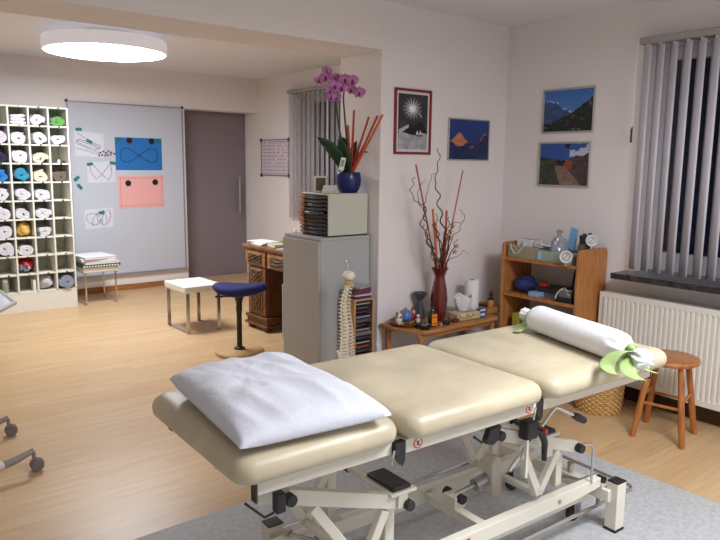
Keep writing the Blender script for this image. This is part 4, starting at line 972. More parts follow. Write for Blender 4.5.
def picture(name, label, o3, ud, w, h, fn, fr, fm, mount=0., nu=60, nv=60, tilt=0.):
    o3 = Vector(o3); ud = Vector(ud); vd = Vector((0,0,1)); nn = ud.cross(vd)
    t = thing(name, label, 'picture', o3+ud*w/2)
    def bx(b, u0, u1, v0, v1, d0, d1):
        P = [o3+ud*u+vd*v+nn*d for d in (d0, d1) for u, v in ((u0,v0),(u1,v0),(u1,v1),(u0,v1))]
        V = [b.bm.verts.new(p) for p in P]
        for q in ((3,2,1,0),(4,5,6,7),(0,1,5,4),(1,2,6,5),(2,3,7,6),(3,0,4,7)): b.bm.faces.new([V[i] for i in q])
    b = B(); 
    for q in ((0,w,0,fr),(0,w,h-fr,h),(0,fr,fr,h-fr),(w-fr,w,fr,h-fr)): bx(b, *q, 0, .016)
    build('frame', b, fm, t, bevel=.0015, seg=1)
    b = B(); bx(b, fr, w-fr, fr, h-fr, 0, .006); build('mount', b, mat('mount_white', rgb(224,222,222), .6), t)
    m = fr+mount
    printed('print', o3+ud*m+vd*m+nn*.0075, ud, vd, w-2*m, h-2*m, 84, 76, grain(fn), t, thick=.0008)
    return t
picture('framed_photo', 'black and white sunburst photo in a thin dark red frame', (3.146,YM,1.672), (1,0,0), .348, .445, sunf, .017, mat('red_frame', rgb(140,36,38), .35), .018, 56, 76)
SILV = mat('silver_frame', rgb(186,184,180), .35, .3)
picture('framed_photo', 'dark blue photo of an orange lit peak, right of the red frame', (3.675,YM,1.636), (1,0,0), .452, .308, bluepeak, .009, SILV, .0)
picture('framed_photo', 'blue mountain valley photo, upper of two on the right wall', (XR,3.188,1.842), (0,-1,0), .43, .317, valley, .008, SILV, .004)
picture('framed_photo', 'rocky path photo, lower of two on the right wall', (XR,3.202,1.452), (0,-1,0), .436, .325, road, .008, SILV, .004)

# ------------------------------------------------------------------ bookcase
KX0, KX1, KY0, KY1 = 3.975, 4.315, 2.575, 3.235
bc = thing('bookcase', 'open honey-coloured wooden bookcase in the corner by the radiator', 'bookcase', (4.17, 2.95, 0))
def side(y0, y1, nm='side_panel'):
    r = .03; P = [(KX0,0),(KX1,0),(KX1,1.045-r),(KX1-r*.3,1.045-r*.3),(KX1-r,1.045),(KX0+r,1.045),(KX0+r*.3,1.045-r*.3),(KX0,1.045-r)]
    build(nm, B().prism([(x, z) for x, z in P], y0, y1, ax='y'), SHELFWD, bc, bevel=.003)
side(KY0, KY0+.024); side(KY1-.024, KY1)
for z in (.935, .668, .40, .10): build('shelf_board', B().box(KX0+.006, KX1-.01, KY0+.0245, KY1-.0245, z-.022, z), SHELFWD, bc, bevel=.002)
build('back_rail', B().box(KX1-.009, KX1-.001, KY0+.0245, KY1-.0245, .94, 1.0).box(KX1-.009, KX1-.001, KY0+.0245, KY1-.0245, .1, .2), SHELFWD, bc)
_mark0 = set(bpy.data.objects.keys())
KT = .9355
def obox(name, label, cat, x0, x1, y0, y1, z0, z1, m, th=.006, **k):
    b = B().box(x0,x1,y0,y1,z0,z0+th).box(x0,x0+th,y0,y1,z0+th,z1).box(x1-th,x1,y0,y1,z0+th,z1).box(x0+th,x1-th,y0,y0+th,z0+th,z1).box(x0+th,x1-th,y1-th,y1,z0+th,z1)
    return tag(build(name, b, m, bevel=.0015, seg=1), label, cat)
obox('cardboard_tray', 'khaki open box of sachets on the bookcase top, left one', 'box', 4.035,4.25,2.985,3.232,KT,1.028, mat('khaki_card', rgb(160,152,128), .6))
o = obox('plastic_tray', 'pale green-grey open box on the bookcase top, right of the khaki one', 'box', 4.035,4.25,2.70,2.978,KT,1.012, mat('green_grey_plastic', rgb(158,170,158), .35))
build('blue_sticker', B().box(4.0335,4.0348,2.93,2.965,KT+.012,KT+.068), mat('pale_blue_paper', rgb(168,200,226), .5), o)
SCH = [mat('sachet_white', rgb(226,222,228), .5), mat('sachet_violet', rgb(150,140,180), .5), mat('sachet_dark', rgb(50,46,60), .5)]
for k, (y, x, z, a, tt, mi, w) in enumerate([(3.165,4.11,.995,.3,.5,0,'white'),(3.14,4.14,1.0,-.2,.35,1,'violet'),(3.10,4.09,1.0,.1,.6,0,'white'),(3.07,4.13,1.0,.2,.3,2,'dark'),(3.035,4.11,1.0,-.2,.5,0,'white')]):
    tag(build('sachet', B().rbox((x,y,z+.030), (.085,.010,.085), (tt*.3,.0,a*.5+1.5), 0), SCH[mi], bevel=.003), '%s sachet standing in the khaki box, %s from its left end' % (w, ordn[k]), 'packet', 'sachets in the khaki box')
tag(build('infusion_tube', B().tube([(4.022,3.20,1.036),(4.02,3.19,1.0),(4.024,3.165,.968),(4.022,3.13,.975),(4.024,3.10,1.01),(4.030,3.08,1.036),(4.05,3.085,1.040)], .004, 8), mat('clear_tube', rgb(214,214,204), .3)), 'thin whitish tube hanging in a loop over the khaki box', 'tube')
tag(build('paper_roll', B().rbox((4.14,3.19,1.045), (.06,.05,.022), (.1,.2,.4)), mat('cream_paper', rgb(224,220,196), .6), bevel=.008), 'cream crumpled packet lying over the khaki box', 'packet')
bpy.data.objects['paper_roll'].name = 'packet'
for k, (y, w) in enumerate([(3.00,'left'),(2.955,'right')]):
    tag(build('folded_leaflet', B().rbox((4.12,y,1.030+.012*k), (.09,.075,.010), (.12,.06,.5*k)), SCH[0], bevel=.002), 'white folded leaflet lying across the boxes, %s of two' % w, 'papers')
    build('print_band', B().rbox((4.10,y,1.0365+.012*k), (.02,.06,.002), (.12,.06,.5*k)), SCH[2], bpy.data.objects[[o for o in bpy.data.objects.keys() if o.startswith('folded_leaflet')][-1]])
# clear bag with blue packet
cb = thing('plastic_bag', 'crumpled clear plastic bag in the pale box on the bookcase', 'bag', (4.15,2.85,.9425))
b = B(); b.ball((0,0,0), .085, 16)
for v in b.bm.verts:
    n1 = noise.noise(v.co*28); n2 = noise.noise(v.co*60+Vector((4,4,4))); v.co *= 1+n1*.25+n2*.12; v.co.x *= .75; v.co.z *= .95; v.co.y *= .62; v.co += Vector((4.145,2.865,1.035))
for v in b.bm.verts: v.co.z = max(v.co.z, .9430); v.co.y = max(2.812, min(2.915, v.co.y))
build('bag_film', b, mat('clear_film', rgb(206,212,222), .15, trans=.55), cb, sharp=25)
build('knotted_top', B().tube([(4.145,2.86,1.09),(4.14,2.87,1.12),(4.13,2.86,1.15)], [.02,.012,.024], 8), mat('clear_film', (0,0,0)), cb)
tag(build('blue_packet', B().rbox((4.17,2.772,1.10), (.014,.058,.16), (.22,-.1,0)), mat('light_blue_packet', rgb(126,176,220), .35), bevel=.004), 'light blue packet sticking up from the pale box', 'packet')
# pen pot
pp = thing('pen_pot', 'dark wooden pot of pens and scissors at the bookcase top corner', 'pot', (4.19,2.70,KT))
build('pot', B().box(4.262,4.302,2.68,2.76,KT,KT+.075), mat('brown_pot', rgb(120,74,44), .5), pp, bevel=.003)
for k, (dx, dy, h, mi) in enumerate([(0,0,.17,2),(.008,.02,.19,0),(-.008,.03,.16,2),(.004,.045,.185,1),(-.006,.01,.18,2)]):
    build('pen', B().cyl((4.28+dx,2.69+dy,KT+.072), (4.28+dx-.02,2.69+dy-.01+.015*(k%3),KT+h), .006, n=8), SCH[mi], pp)
t2 = thing('tool_case', 'grey clear case of dark instruments behind the right dial', 'case', (4.16,2.685,KT))
build('case_body', B().box(4.12,4.25,2.665,2.695,KT+.0,KT+.14), mat('smoky_plastic', rgb(120,120,118), .2, trans=.4), t2, bevel=.006)
for k in range(4): build('instrument', B().tube([(4.13+.03*k,2.679,KT+.1402),(4.125+.03*k,2.675-.004*k,KT+.20+.010*(k%2))], [.009,.014], 8), [BLACK, SCH[2], mat('grey_tip', rgb(110,110,106), .4), BLACK][k], t2)
def dial(c, yaw, label, r=.043):
    t = thing('pressure_gauge', label, 'gauge', c)
    M = Matrix.Translation(c)@Matrix.Rotation(yaw, 4, 'Z')@Matrix.Rotation(PI/2, 4, 'X')
    def bb(name, b, m, **k): b.bm.transform(M); return build(name, b, m, t, **k)
    bb('rim', B().lathe([(r*.80,-.010),(r,-.010),(r,.010),(r*.92,.014),(r*.86,.012),(r*.80,.006),(r*.80,-.010)], n=36), WHITE)
    bb('dial_face', B().lathe([(0,-.006),(r*.79,-.006),(r*.79,.0045),(0,.0045)], n=32), mat('dial_face', rgb(206,210,206), .4))
    bb('tick_marks', B().lathe([(r*.52,.0047),(r*.60,.0047),(r*.60,.0053),(r*.52,.0053),(r*.52,.0047)], n=32), mat('dial_dark', rgb(70,80,84), .4))
    bb('needle', B().bar((-.012,-.014,.007), (.012,.016,.007), .003, .0015), BLACK)
    bb('stem', B().cyl((0,-r-.001,0), (0,-r-.012,0), .008, n=10).cyl((0,-r-.012,0), (0,-r-.016,0), .016, n=12), CHROME)
dial((3.995,2.70,.996), -1.05, 'white round pressure gauge at the front of the pale box, left dial')
dial((4.16,2.619,1.1045), -.75, 'white round pressure gauge on the bookcase side panel, right dial', .040)
tag(build('test_card', B().rbox((4.23,2.648,1.083), (.055,.003,.075), (0,.1,0)), mat('clear_card', rgb(200,200,210), .2, trans=.3)), 'clear card standing at the right end of the bookcase top', 'card')
# middle shelf
S2 = .6685
b = B(); b.ball((0,0,0), .07, 14)
for v in b.bm.verts: v.co *= 1+.3*noise.noise(v.co*25); v.co.y *= 1.25; v.co.z *= .85; v.co += Vector((4.13,3.13,S2+.062))
mz = min(v.co.z for v in b.bm.verts)
for v in b.bm.verts: v.co.z += S2+.0005-mz
tag(build('blue_bundle', b, mat('blue_fabric', rgb(36,48,104), .6, mottle=.5, mscale=30), sharp=60), 'blue crumpled bundle on the middle bookcase shelf', 'bag')
bpy.data.objects['blue_bundle'].name = 'blue_bag'
tag(build('blue_carton', B().box(4.04,4.16,2.955,3.035,S2,S2+.035), mat('pale_blue_carton', rgb(150,178,214), .5), bevel=.002), 'flat pale blue carton at the front of the middle shelf', 'carton')
tag(build('leather_folder', B().rbox((4.18,2.92,S2+.058), (.17,.20,.022), (0,0,.15)), mat('dark_folder', rgb(40,30,32), .5), bevel=.003), 'dark folder lying on a grey stack on the middle shelf', 'folder')
tag(build('magazine_stack', B().rbox((4.20,2.90,S2+.0225), (.15,.18,.044), (0,0,.05)), mat('magazine_grey', rgb(96,98,112), .5), bevel=.002), 'grey magazine stack under the dark folder on the middle shelf', 'magazines')
tag(build('red_box', B().box(4.12,4.18,2.95,3.0,S2+.0705,S2+.095), mat('red_card', rgb(170,50,44), .5), bevel=.002), 'small red box lying on the dark folder', 'box')
bgx = thing('black_case', 'open black case with pale straps at the right of the middle shelf', 'case', (4.12,2.76,S2))
build('case_base', B().box(4.03,4.20,2.672,2.80,S2,S2+.03), BLACK, bgx, bevel=.006)
build('case_lid', B().bar((4.205,2.70,S2+.02), (4.245,2.70,S2+.20), .012, .012).bar((4.205,2.79,S2+.02), (4.245,2.79,S2+.20), .012, .012).bar((4.245,2.694,S2+.20), (4.245,2.796,S2+.20), .012, .012), BLACK, bgx, bevel=.003)
build('case_insert', B().box(4.05,4.18,2.69,2.785,S2+.0302,S2+.075), mat('insert_grey', rgb(110,110,116), .5), bgx, bevel=.004)
build('strap', B().tube([(4.026,2.795,S2+.02),(4.04,2.79,S2+.06),(4.07,2.775,S2+.09),(4.06,2.74,S2+.10),(4.05,2.70,S2+.05)], .004, 6).tube([(4.03,2.795,S2+.04),(4.06,2.78,S2+.082),(4.07,2.69,S2+.082)], .004, 6), mat('strap_cream', rgb(200,196,180), .6), bgx)
# lower shelf
S3 = .4005
b = B()
for k in range(7): b.rbox((4.15,2.93,S3+.006+.012*k), (.21-.006*(k%3),.30-.01*(k%2),.0115), (0,0,.03*(k%3)-.03))
tag(build('magazine_stack', b, mat('magazine_pale', rgb(180,176,180), .5, mottle=.3, mscale=12), smooth=False), 'pale magazine stack on the lowest visible bookcase shelf', 'magazines')
tag(build('dark_folder', B().rbox((4.15,2.93,S3+.098), (.20,.27,.022), (0,0,.08)), mat('purple_dark', rgb(62,50,66), .5), bevel=.002), 'dark purple folder on top of the pale magazines', 'folder')
tag(build('yellow_box', B().box(4.04,4.22,3.12,3.17,S3,S3+.12), mat('yellow_green_box', rgb(170,160,60), .5), bevel=.002), 'yellow-green narrow box standing at the left of the lower shelf', 'box')
tag(build('black_bag', B().rbox((3.93,2.96,.15), (.14,.27,.30), (0,0,.1)), mat('black_bag', rgb(24,28,44), .6, mottle=.4, mscale=20), bevel=.05, seg=4), 'dark blue-black bag on the floor before the bookcase', 'bag')

for _n in set(bpy.data.objects.keys())-_mark0:      # everything kept on or by the bookcase stands a little nearer
    _o = bpy.data.objects[_n]
    if _o.parent is None: _o.location += Vector((-.04, -.032 if _n.startswith(('pressure', 'test', 'tool', 'pen', 'blue_packet')) else -.038, 0))
# ------------------------------------------------------------------ radiator
rd = thing('radiator', 'white ribbed panel radiator under the black marble sill', 'radiator', (4.25, 1.75, .12))
RY0, RY1, RZ0, RZ1, RXF = .92, 2.545, .135, .752, 4.20
npit = int((RY1-RY0-.04)/.0333); prof = []
for k in range(npit):
    y = RY1-.02-k*.0333
    for f, d in ((0,.010),(.30,.010),(.42,0),(.86,0),(.98,.010)): prof.append((RXF+d, y-f*.0333))
def fpan(u, v):
    i = min(len(prof)-1, int(round(u*(len(prof)-1)))); x, y = prof[i]
    zs = [RZ0, RZ0+.035, RZ0+.05, RZ1-.05, RZ1-.035, RZ1]; j = int(round(v*5))
    return (RXF if j in (0,1,4,5) else x, y, zs[j])
b = B().grid(fpan, len(prof)-1, 5)
b.box(RXF, RXF+.006, RY1-.02, RY1, RZ0, RZ1).box(RXF, RXF+.006, RY0, prof[-1][1], RZ0, RZ1)
build('front_panel', b, RADW, rd, sharp=25)
build('side_panel', B().box(RXF+.0062, RXF+.098, RY1-.003, RY1, RZ0+.02, RZ1-.004), RADW, rd)
build('side_panel', B().box(RXF+.0062, RXF+.098, RY0, RY0+.003, RZ0+.02, RZ1-.004), RADW, rd)
build('rear_panel', B().box(RXF+.085, RXF+.0975, RY0+.0035, RY1-.0035, RZ0, RZ1-.01), RADW, rd)
b = B(); b.box(RXF+.0062, RXF+.010, RY0+.004, RY1-.004, RZ1-.006, RZ1).box(RXF+.080, RXF+.0845, RY0+.004, RY1-.004, RZ1-.006, RZ1)
y = RY0+.01
while y < RY1-.012: b.box(RXF+.0101, RXF+.0798, y, y+.009, RZ1-.005, RZ1-.001); y += .0185
build('top_grille', b, RADW, rd)
build('convector_fins', B().box(RXF+.03, RXF+.06, RY0+.03, RY1-.03, RZ0+.02, RZ1-.03), mat('fin_grey', rgb(140,138,134), .6), rd)
for yy in (1.1, 1.75, 2.4): build('wall_bracket', B().box(RXF+.0977, XR-.0008, yy-.02, yy+.02, .3, .66), RADW, rd)
build('supply_pipe', B().cyl((4.27,1.0,0), (4.27,1.0,RZ0-.001), .009, n=12), RADW, rd)

# ------------------------------------------------------------------ wooden stool and basket
st = thing('wooden_stool', 'round-seated wooden stool at the bench end before the radiator', 'stool', (3.905, 1.87, 0))
SC = (3.892,1.872)
build('seat', B().lathe([(0,.462),(.150,.462),(.161,.468),(.166,.480),(.161,.493),(.150,.497),(0,.497)], (SC[0],SC[1],0), 56), wood('stool_seat_wood', rgb(190,126,72), rgb(166,102,54), (2,9,2), .35), st)
feet = [(3.735,1.985),(3.79,1.712),(4.068,1.772),(4.012,2.052)]
tops = [(SC[0]+(x-SC[0])*.60, SC[1]+(y-SC[1])*.60) for x, y in feet]
def lp(i, z): t = z/.461; return (feet[i][0]+(tops[i][0]-feet[i][0])*t, feet[i][1]+(tops[i][1]-feet[i][1])*t, z)
for i in range(4): build('leg', B().tube([lp(i,0), lp(i,.15), lp(i,.461)], [.017,.019,.016], 14), STOOLW, st)
for i, z in ((0,.215),(1,.255),(2,.215),(3,.255)):
    a, c = Vector(lp(i, z)), Vector(lp((i+1)%4, z)); d = (c-a).normalized()*.018
    build('stretcher', B().cyl(a+d, c-d, .0095, n=12), STOOLW, st)
for a in (-1.95, -.75): build('screw_plug', B().cyl((SC[0]+.1655*math.cos(a), SC[1]+.1655*math.sin(a), .480), (SC[0]+.1675*math.cos(a), SC[1]+.1675*math.sin(a), .480), .004, n=8), BLACK, st)
bk = thing('wicker_basket', 'round wicker basket on the floor behind the bench by the radiator', 'basket', (3.985, 2.375, 0))
BX, BY = 3.985, 2.375
b = B(); nr = 19; hh = .30
for k in range(nr):
    z = .008+k*(hh-.016)/(nr-1); R = .133+.022*(k/nr)**.7
    pts = [(BX+(R+(.006 if (j+k)%2 else -.006))*math.cos(2*PI*j/40), BY+(R+(.006 if (j+k)%2 else -.006))*math.sin(2*PI*j/40), z) for j in range(40)]
    b.tube(pts, .0088, 6, closed=True)
build('woven_body', b, mat('wicker', rgb(206,164,104), .7, mottle=.22, mscale=50), bk)
b = B()
for j in range(20):
    a = 2*PI*j/20+.04; b.tube([(BX+.133*math.cos(a),BY+.133*math.sin(a),.002),(BX+.155*math.cos(a),BY+.155*math.sin(a),hh)], .005, 6)
build('stakes', b, mat('wicker_dark', rgb(170,124,72), .7), bk)
build('basket_bottom', B().lathe([(0,.001),(.128,.001),(.128,.010),(0,.010)], (BX,BY,0), 30), mat('wicker_dark', (0,0,0)), bk)
build('rim', B().tube([(BX+.157*math.cos(2*PI*j/40), BY+.157*math.sin(2*PI*j/40), hh+.004*(j%2)) for j in range(40)], .012, 8, closed=True), mat('wicker', (0,0,0)), bk)

# ------------------------------------------------------------------ grey floor mat
def rugm():
    m = mat('grey_vinyl', rgb(150,156,160), .55); nt = m.node_tree; b = nt.nodes['Principled BSDF']
    tc = nt.nodes.new('ShaderNodeTexCoord')
    n = nt.nodes.new('ShaderNodeTexNoise'); n.inputs['Scale'].default_value = 45; n.inputs['Detail'].default_value = 8; n.inputs['Distortion'].default_value = .4; nt.links.new(tc.outputs['Object'], n.inputs['Vector'])
    r = nt.nodes.new('ShaderNodeValToRGB'); r.color_ramp.elements[0].position = .36; r.color_ramp.elements[1].position = .62
    r.color_ramp.elements[0].color = rgb(168,171,172)+(1,); r.color_ramp.elements[1].color = rgb(186,189,190)+(1,)
    nt.links.new(n.outputs['Fac'], r.inputs[0]); nt.links.new(r.outputs[0], b.inputs['Base Color']); return m
tag(build('floor_mat', B().box(-1.2, 3.285, -1.2, 2.69, 0.0005, .004), rugm(), smooth=False), 'large grey vinyl mat on the wood floor under the treatment bench', 'mat')
# ------------------------------------------------------------------ treatment bench (built in its own frame, turned 3 degrees)
tbx = thing('treatment_bench', 'long cream three-section treatment bench on a white steel lifting frame', 'treatment bench', (1.72, 1.69, 0.004), -math.radians(2.6))
GND = 0.0
def tb(name, b, m, par=None, **k): return build(name, b, m, par or tbx, raw=(par is None), **k) if par is None else build(name, _tolocal(b), m, par, raw=True, **k)
def _tolocal(b): return b     # parts' own frames coincide with the bench frame
def rrect(x0, x1, y0, y1, r, n=7):
    P = []
    for cx, cy, a0 in ((x1-r,y1-r,0),(x0+r,y1-r,PI/2),(x0+r,y0+r,PI),(x1-r,y0+r,1.5*PI)):
        for i in range(n+1): a = a0+PI/2*i/n; P.append((cx+r*math.cos(a), cy+r*math.sin(a)))
    return P
def cushion(x0, x1, y0, y1, zb, zt, rc, ex=(.02,.02)):
    b = B(); H = zt-zb; rings = []
    prof = [(.040,0),(.016,.03),(.004,.16),(0,.35),(.001,.55),(.008,.74),(.022,.88),(.045,.96),(.085,.995),(.14,1.0)]
    for ins, t in prof:
        P = rrect(x0+ins, x1-ins, y0+ins, y1-ins, max(.012, rc-ins*.7)); rings.append([b.bm.verts.new((x, y, zb+H*t+.003*noise.noise(Vector((x*6, y*6, 1)))*(t > .9))) for x, y in P])
    for A, D in zip(rings, rings[1:]):
        n = len(A)
        for i in range(n): b.bm.faces.new((A[i], A[(i+1)%n], D[(i+1)%n], D[i]))
    b.bm.faces.new(rings[0][::-1]); b.bm.faces.new(rings[-1])
    return b
W0, W1 = -.325, .345
for (x0, x1, zt, wn) in ((-.94,-.405,.862,-.318), (-.390,.232,.862,-.335), (.246,1.015,.862,-.345)):
    c = build('cushion', cushion(x0, x1, wn, W1, .782, zt, .055), LEATHER, tbx, raw=True, sharp=80)
# steel deck frames under each cushion
for (x0, x1) in ((-.87,-.418), (-.378,.221), (.261,.945)):
    nr_ = W0+(.046 if x0 < -.8 else .030); b = B().box(x0, x1, nr_, W0+.062, .738, .7815).box(x0, x1, W1-.055, W1-.030, .738, .7815).box(x0, x0+.025, W0+.062, W1-.055, .745, .7815).box(x1-.025, x1, W0+.062, W1-.055, .745, .7815)
    b.box(x0+.025, x1-.025, W0+.062, W1-.055, .770, .7815)
    build('deck_frame', b, STEELW, tbx, bevel=.002, raw=True)
for x in (-.876, .946):
    for y in (W0+.0425, W1-.0425): build('end_cap', B().box(x-.006 if x < 0 else x, x if x < 0 else x+.006, y-.013, y+.013, .728, .781), BLACK, tbx, raw=True)
for x in (-.416, .223):
    for y in (W0+.040, W1-.040):
        build('hinge_plate', B().prism([(x,.735),(x+.026,.700),(x+.036,.715),(x+.036,.778),(x,.778)], y-.011, y+.011, ax='y'), BLACK, tbx, raw=True)
        build('hinge_rod', B().tube([(x-.008,y-.014,.76),(x-.018,y-.014,.715)], .004, 6), CHROME, tbx, raw=True)
def stick(u, v):
    d = math.hypot(u-.5, v-.5)
    if d > .5: return (.88,.85,.78)
    if d > .37: return (.78,.20,.18)
    if abs((u-.5)+(v-.5)) < .06: return (.78,.20,.18)
    if abs(u-.5) < .12 and -.22 < v-.5 < .18: return (.16,.10,.10)
    return (.9,.84,.8)
for x in (-.348, .166):
    s = printed('warning_sticker', (0,0,0), (1,0,0), (0,0,1), .036, .036, 26, 26, stick, tbx, thick=.0004)
    s.data.transform(Matrix.Translation((0,0,0))); 
    s.matrix_basis = Matrix.Identity(4)
    M = wm(tbx); s.data.transform(M); s.data.transform(Matrix.Translation((x, W0+.0292, .742)))
# lifting linkage: near plane NY, far plane FY
NY, FY = -.12, .235
BH = .05
def plane(y, s):
    for (a, c, pts, vx) in (((-.695,.622),(-.235,.466),[((-.60,.575),(-.405,.285)),((-.318,.480),(-.405,.285))],-.262), ((.205,.606),(.705,.432),[((.350,.550),(.478,.285)),((.590,.465),(.478,.285))],.66)):
        pb = build('lever_arm', B().bar((a[0],y,a[1]), (c[0],y,c[1]), .030, BH, up=(0,0,1)), STEELW, tbx, bevel=.003, raw=True)
        for p, q in pts: build('brace', B().bar((p[0],y,p[1]-.02), (q[0],y,q[1]), .026, .034, up=(1,0,.4)), STEELW, tbx, bevel=.003, raw=True)
        build('upright', B().box(vx-.02, vx+.02, y+.035, y+.065, .25, (c[1]-.03)), STEELW, tbx, bevel=.003, raw=True)
        for (qx, qz) in (a, c): build('pivot_cap', B().cyl((qx, y-.045, qz), (qx, y-.0155, qz), .019, n=18), BLACK, tbx, bevel=.003, raw=True)
plane(NY, -1); plane(FY, 1)
for x, z, r in ((-.695,.622,.014), (-.235,.466,.014), (.205,.606,.014), (.705,.432,.014), (-.405,.285,.016), (.478,.285,.016)):
    build('cross_tube', B().cyl((x, NY+.0155, z), (x, FY-.0155, z), r, n=14), STEELW, tbx, raw=True)
# brackets from the deck down to the upper pivots
for x in (-.74, .205):
    for y in (NY+.03, FY-.03): build('deck_bracket', B().prism([(x-.03,.60),(x+.03,.60),(x+.06,.738),(x-.06,.738)], y-.008, y+.008, ax='y'), STEELW, tbx, raw=True)
    build('deck_crossbar', B().box(x-.03, x+.03, W0+.055, W1-.055, .7405, .7695), STEELW, tbx, bevel=.003, raw=True)
# black support pads on plates at the low ends
for x, y, z in ((-.255,-.065,.520), (.515,-.060,.535)):
    build('pad_plate', B().box(x-.055, x+.055, y-.085, y+.085, z-.012, z), STEELW, tbx, bevel=.002, raw=True)
    for ys in (y-.08, y+.055): build('pad_stem', B().box(x-.02, x+.02, ys, ys+.025, .46 if x < 0 else .44, z-.0122), STEELW, tbx, raw=True)
    build('rubber_pad', B().box(x-.038, x+.038, y-.075, y+.075, z+.0003, z+.014), BLACK, tbx, bevel=.003, raw=True)
# base: rails, end crossbars, posts
for y in (NY, FY):
    build('base_rail', B().prism([(-.90,.19),(.70,.19),(.90,.205),(.90,.245),(.70,.25),(-.90,.25)], y-.02, y+.02, ax='y'), STEELW, tbx, bevel=.003, raw=True)
    build('rail_bolt', B().cyl((.60, y-.026, .222), (.60, y-.0202, .222), .009, n=12), BRUSH, tbx, raw=True)
build('end_crossbar', B().box(.905, .955, -.17, .46, .135, .19), STEELW, tbx, bevel=.003, raw=True)
build('end_crossbar', B().box(-.52, -.465, -.22, .30, .135, .189), STEELW, tbx, bevel=.003, raw=True)
build('middle_crossbar', B().box(.17, .21, NY+.0205, FY-.0205, .20, .24), STEELW, tbx, bevel=.003, raw=True)
build('bearing_block', B().box(.165, .225, .03, .10, .2405, .29), STEELW, tbx, bevel=.003, raw=True)
for x, y, h in ((.955,-.175,.225), (-.49,-.245,.25), (-.49,.33,.262), (.955,.49,.225)):
    p = build('post', B().box(x-.032, x+.032, y-.028, y+.028, .012, h), STEELW, tbx, bevel=.003, raw=True)
    build('post_cap', B().box(x-.032, x+.032, y-.028, y+.028, h+.0003, h+.007), BLACK, tbx, bevel=.002, raw=True)
    build('rubber_foot', B().box(x-.034, x+.034, y-.030, y+.030, 0, .0118), BLACK, tbx, bevel=.002, raw=True)
# lower equipment tray and red label on the near rail
build('lower_pan', B().box(-.40, .86, NY+.0205, NY+.05, .14, .20), STEELW, tbx, bevel=.002, raw=True)
def rl(u, v):
    if v > .55 and .3 < u < .62: return (.82,.16,.14)
    if v < .35 and int(u*24)%2 == 0: return (.55,.52,.50)
    return (.88,.85,.78)
s = printed('rail_label', (0,0,0), (1,0,0), (0,0,1), .07, .028, 28, 12, rl, tbx, thick=.0004)
s.matrix_basis = Matrix.Identity(4); s.data.transform(wm(tbx)); s.data.transform(Matrix.Translation((.035, NY-.0208, .208)))
# motor cylinder
cy = build('lift_cylinder', B().cyl((.30,.06,.298), (.40,.06,.315), .026, n=20).cyl((.20,.065,.283), (.31,.061,.299), .011, n=14), BRUSH, tbx, raw=True)
for ya, yb in ((.035,.015), (.10,.115)): build('cylinder_knob', B().cyl((.195,ya,.283), (.195,yb,.283), .020, n=16), BLACK, tbx, raw=True)
build('motor_housing', B().prism([(.37,.24),(.43,.22),(.42,.40),(.38,.42),(.36,.38)], .02, .08, ax='y'), mat('motor_grey', rgb(206,200,186), .35), tbx, bevel=.008, raw=True)
# hand lever, brackets
lv = build('side_lever', B().tube([(.258,-.155,.455),(.375,-.155,.545),(.497,-.155,.640),(.52,-.155,.650),(.545,-.155,.640),(.64,-.155,.592)], .008, 10), CHROME, tbx, raw=True)
build('lever_grip', B().tube([(.635,-.155,.594),(.66,-.155,.582),(.71,-.155,.556)], [.011,.017,.015], 12), BLACK, tbx, raw=True)
build('control_block', B().box(.318, .385, -.185, -.138, .565, .640), BLACK, tbx, bevel=.008, raw=True)
build('control_handle', B().tube([(.38,-.170,.600),(.415,-.170,.585),(.442,-.170,.53),(.445,-.170,.455)], [.016,.017,.013,.010], 12), BLACK, tbx, raw=True)
build('red_button', B().cyl((.408,-.188,.592), (.408,-.203,.592), .009, n=14), mat('red_plastic', rgb(200,50,36), .4), tbx, raw=True)
build('guide_rod', B().box(.318, .330, -.185, -.173, .42, .57), STEELW, tbx, raw=True)
for x in (.165,):
    build('corner_block', B().prism([(x-.05,.60),(x-.01,.585),(x+.02,.60),(x+.03,.655),(x-.03,.65)], NY-.045, NY-.02, ax='y'), BLACK, tbx, bevel=.003, raw=True)
    build('hook_rod', B().tube([(x-.035,NY-.04,.615),(x-.07,NY-.04,.610),(x-.11,NY-.04,.640)], .005, 8), BLACK, tbx, raw=True)
build('corner_block', B().box(-.755, -.725, NY-.06, NY-.03, .605, .665), BLACK, tbx, bevel=.003, raw=True)
build('hook_rod', B().tube([(-.76,NY-.05,.61),(-.79,NY-.05,.605),(-.85,NY-.05,.665)], .004, 8), BLACK, tbx, raw=True)
# chrome foot loop round the base
lp_ = [(-.42,-.10,.09),(.92,-.105,.09),(1.19,-.105,.09),(1.215,-.09,.09),(1.225,-.06,.09),(1.235,.50,.09),(1.225,.53,.09),(1.19,.545,.09),(.35,.545,.09),(-.42,.545,.09)]
build('foot_loop', B().tube(lp_, .0085, 10), CHROME, tbx, raw=True)
build('loop_bracket', B().box(.92, .94, -.11, -.10, .09, .134).box(.92, .94, .44, .45, .09, .134), BRUSH, tbx, raw=True)
build('release_rod', B().tube([(.72,-.14,.44),(.80,-.14,.425),(.815,-.14,.40),(.815,-.14,.24)], .006, 8), CHROME, tbx, raw=True)
build('release_rod', B().tube([(.86,.10,.215),(.80,.02,.22),(.83,-.07,.225),(.93,-.09,.23)], .008, 8).tube([(.93,.05,.195),(.93,.05,.235)], .016, 10), CHROME, tbx, raw=True)
build('rod_knob', B().cyl((.90,-.115,.235), (.90,-.15,.235), .016, n=14), BLACK, tbx, raw=True)
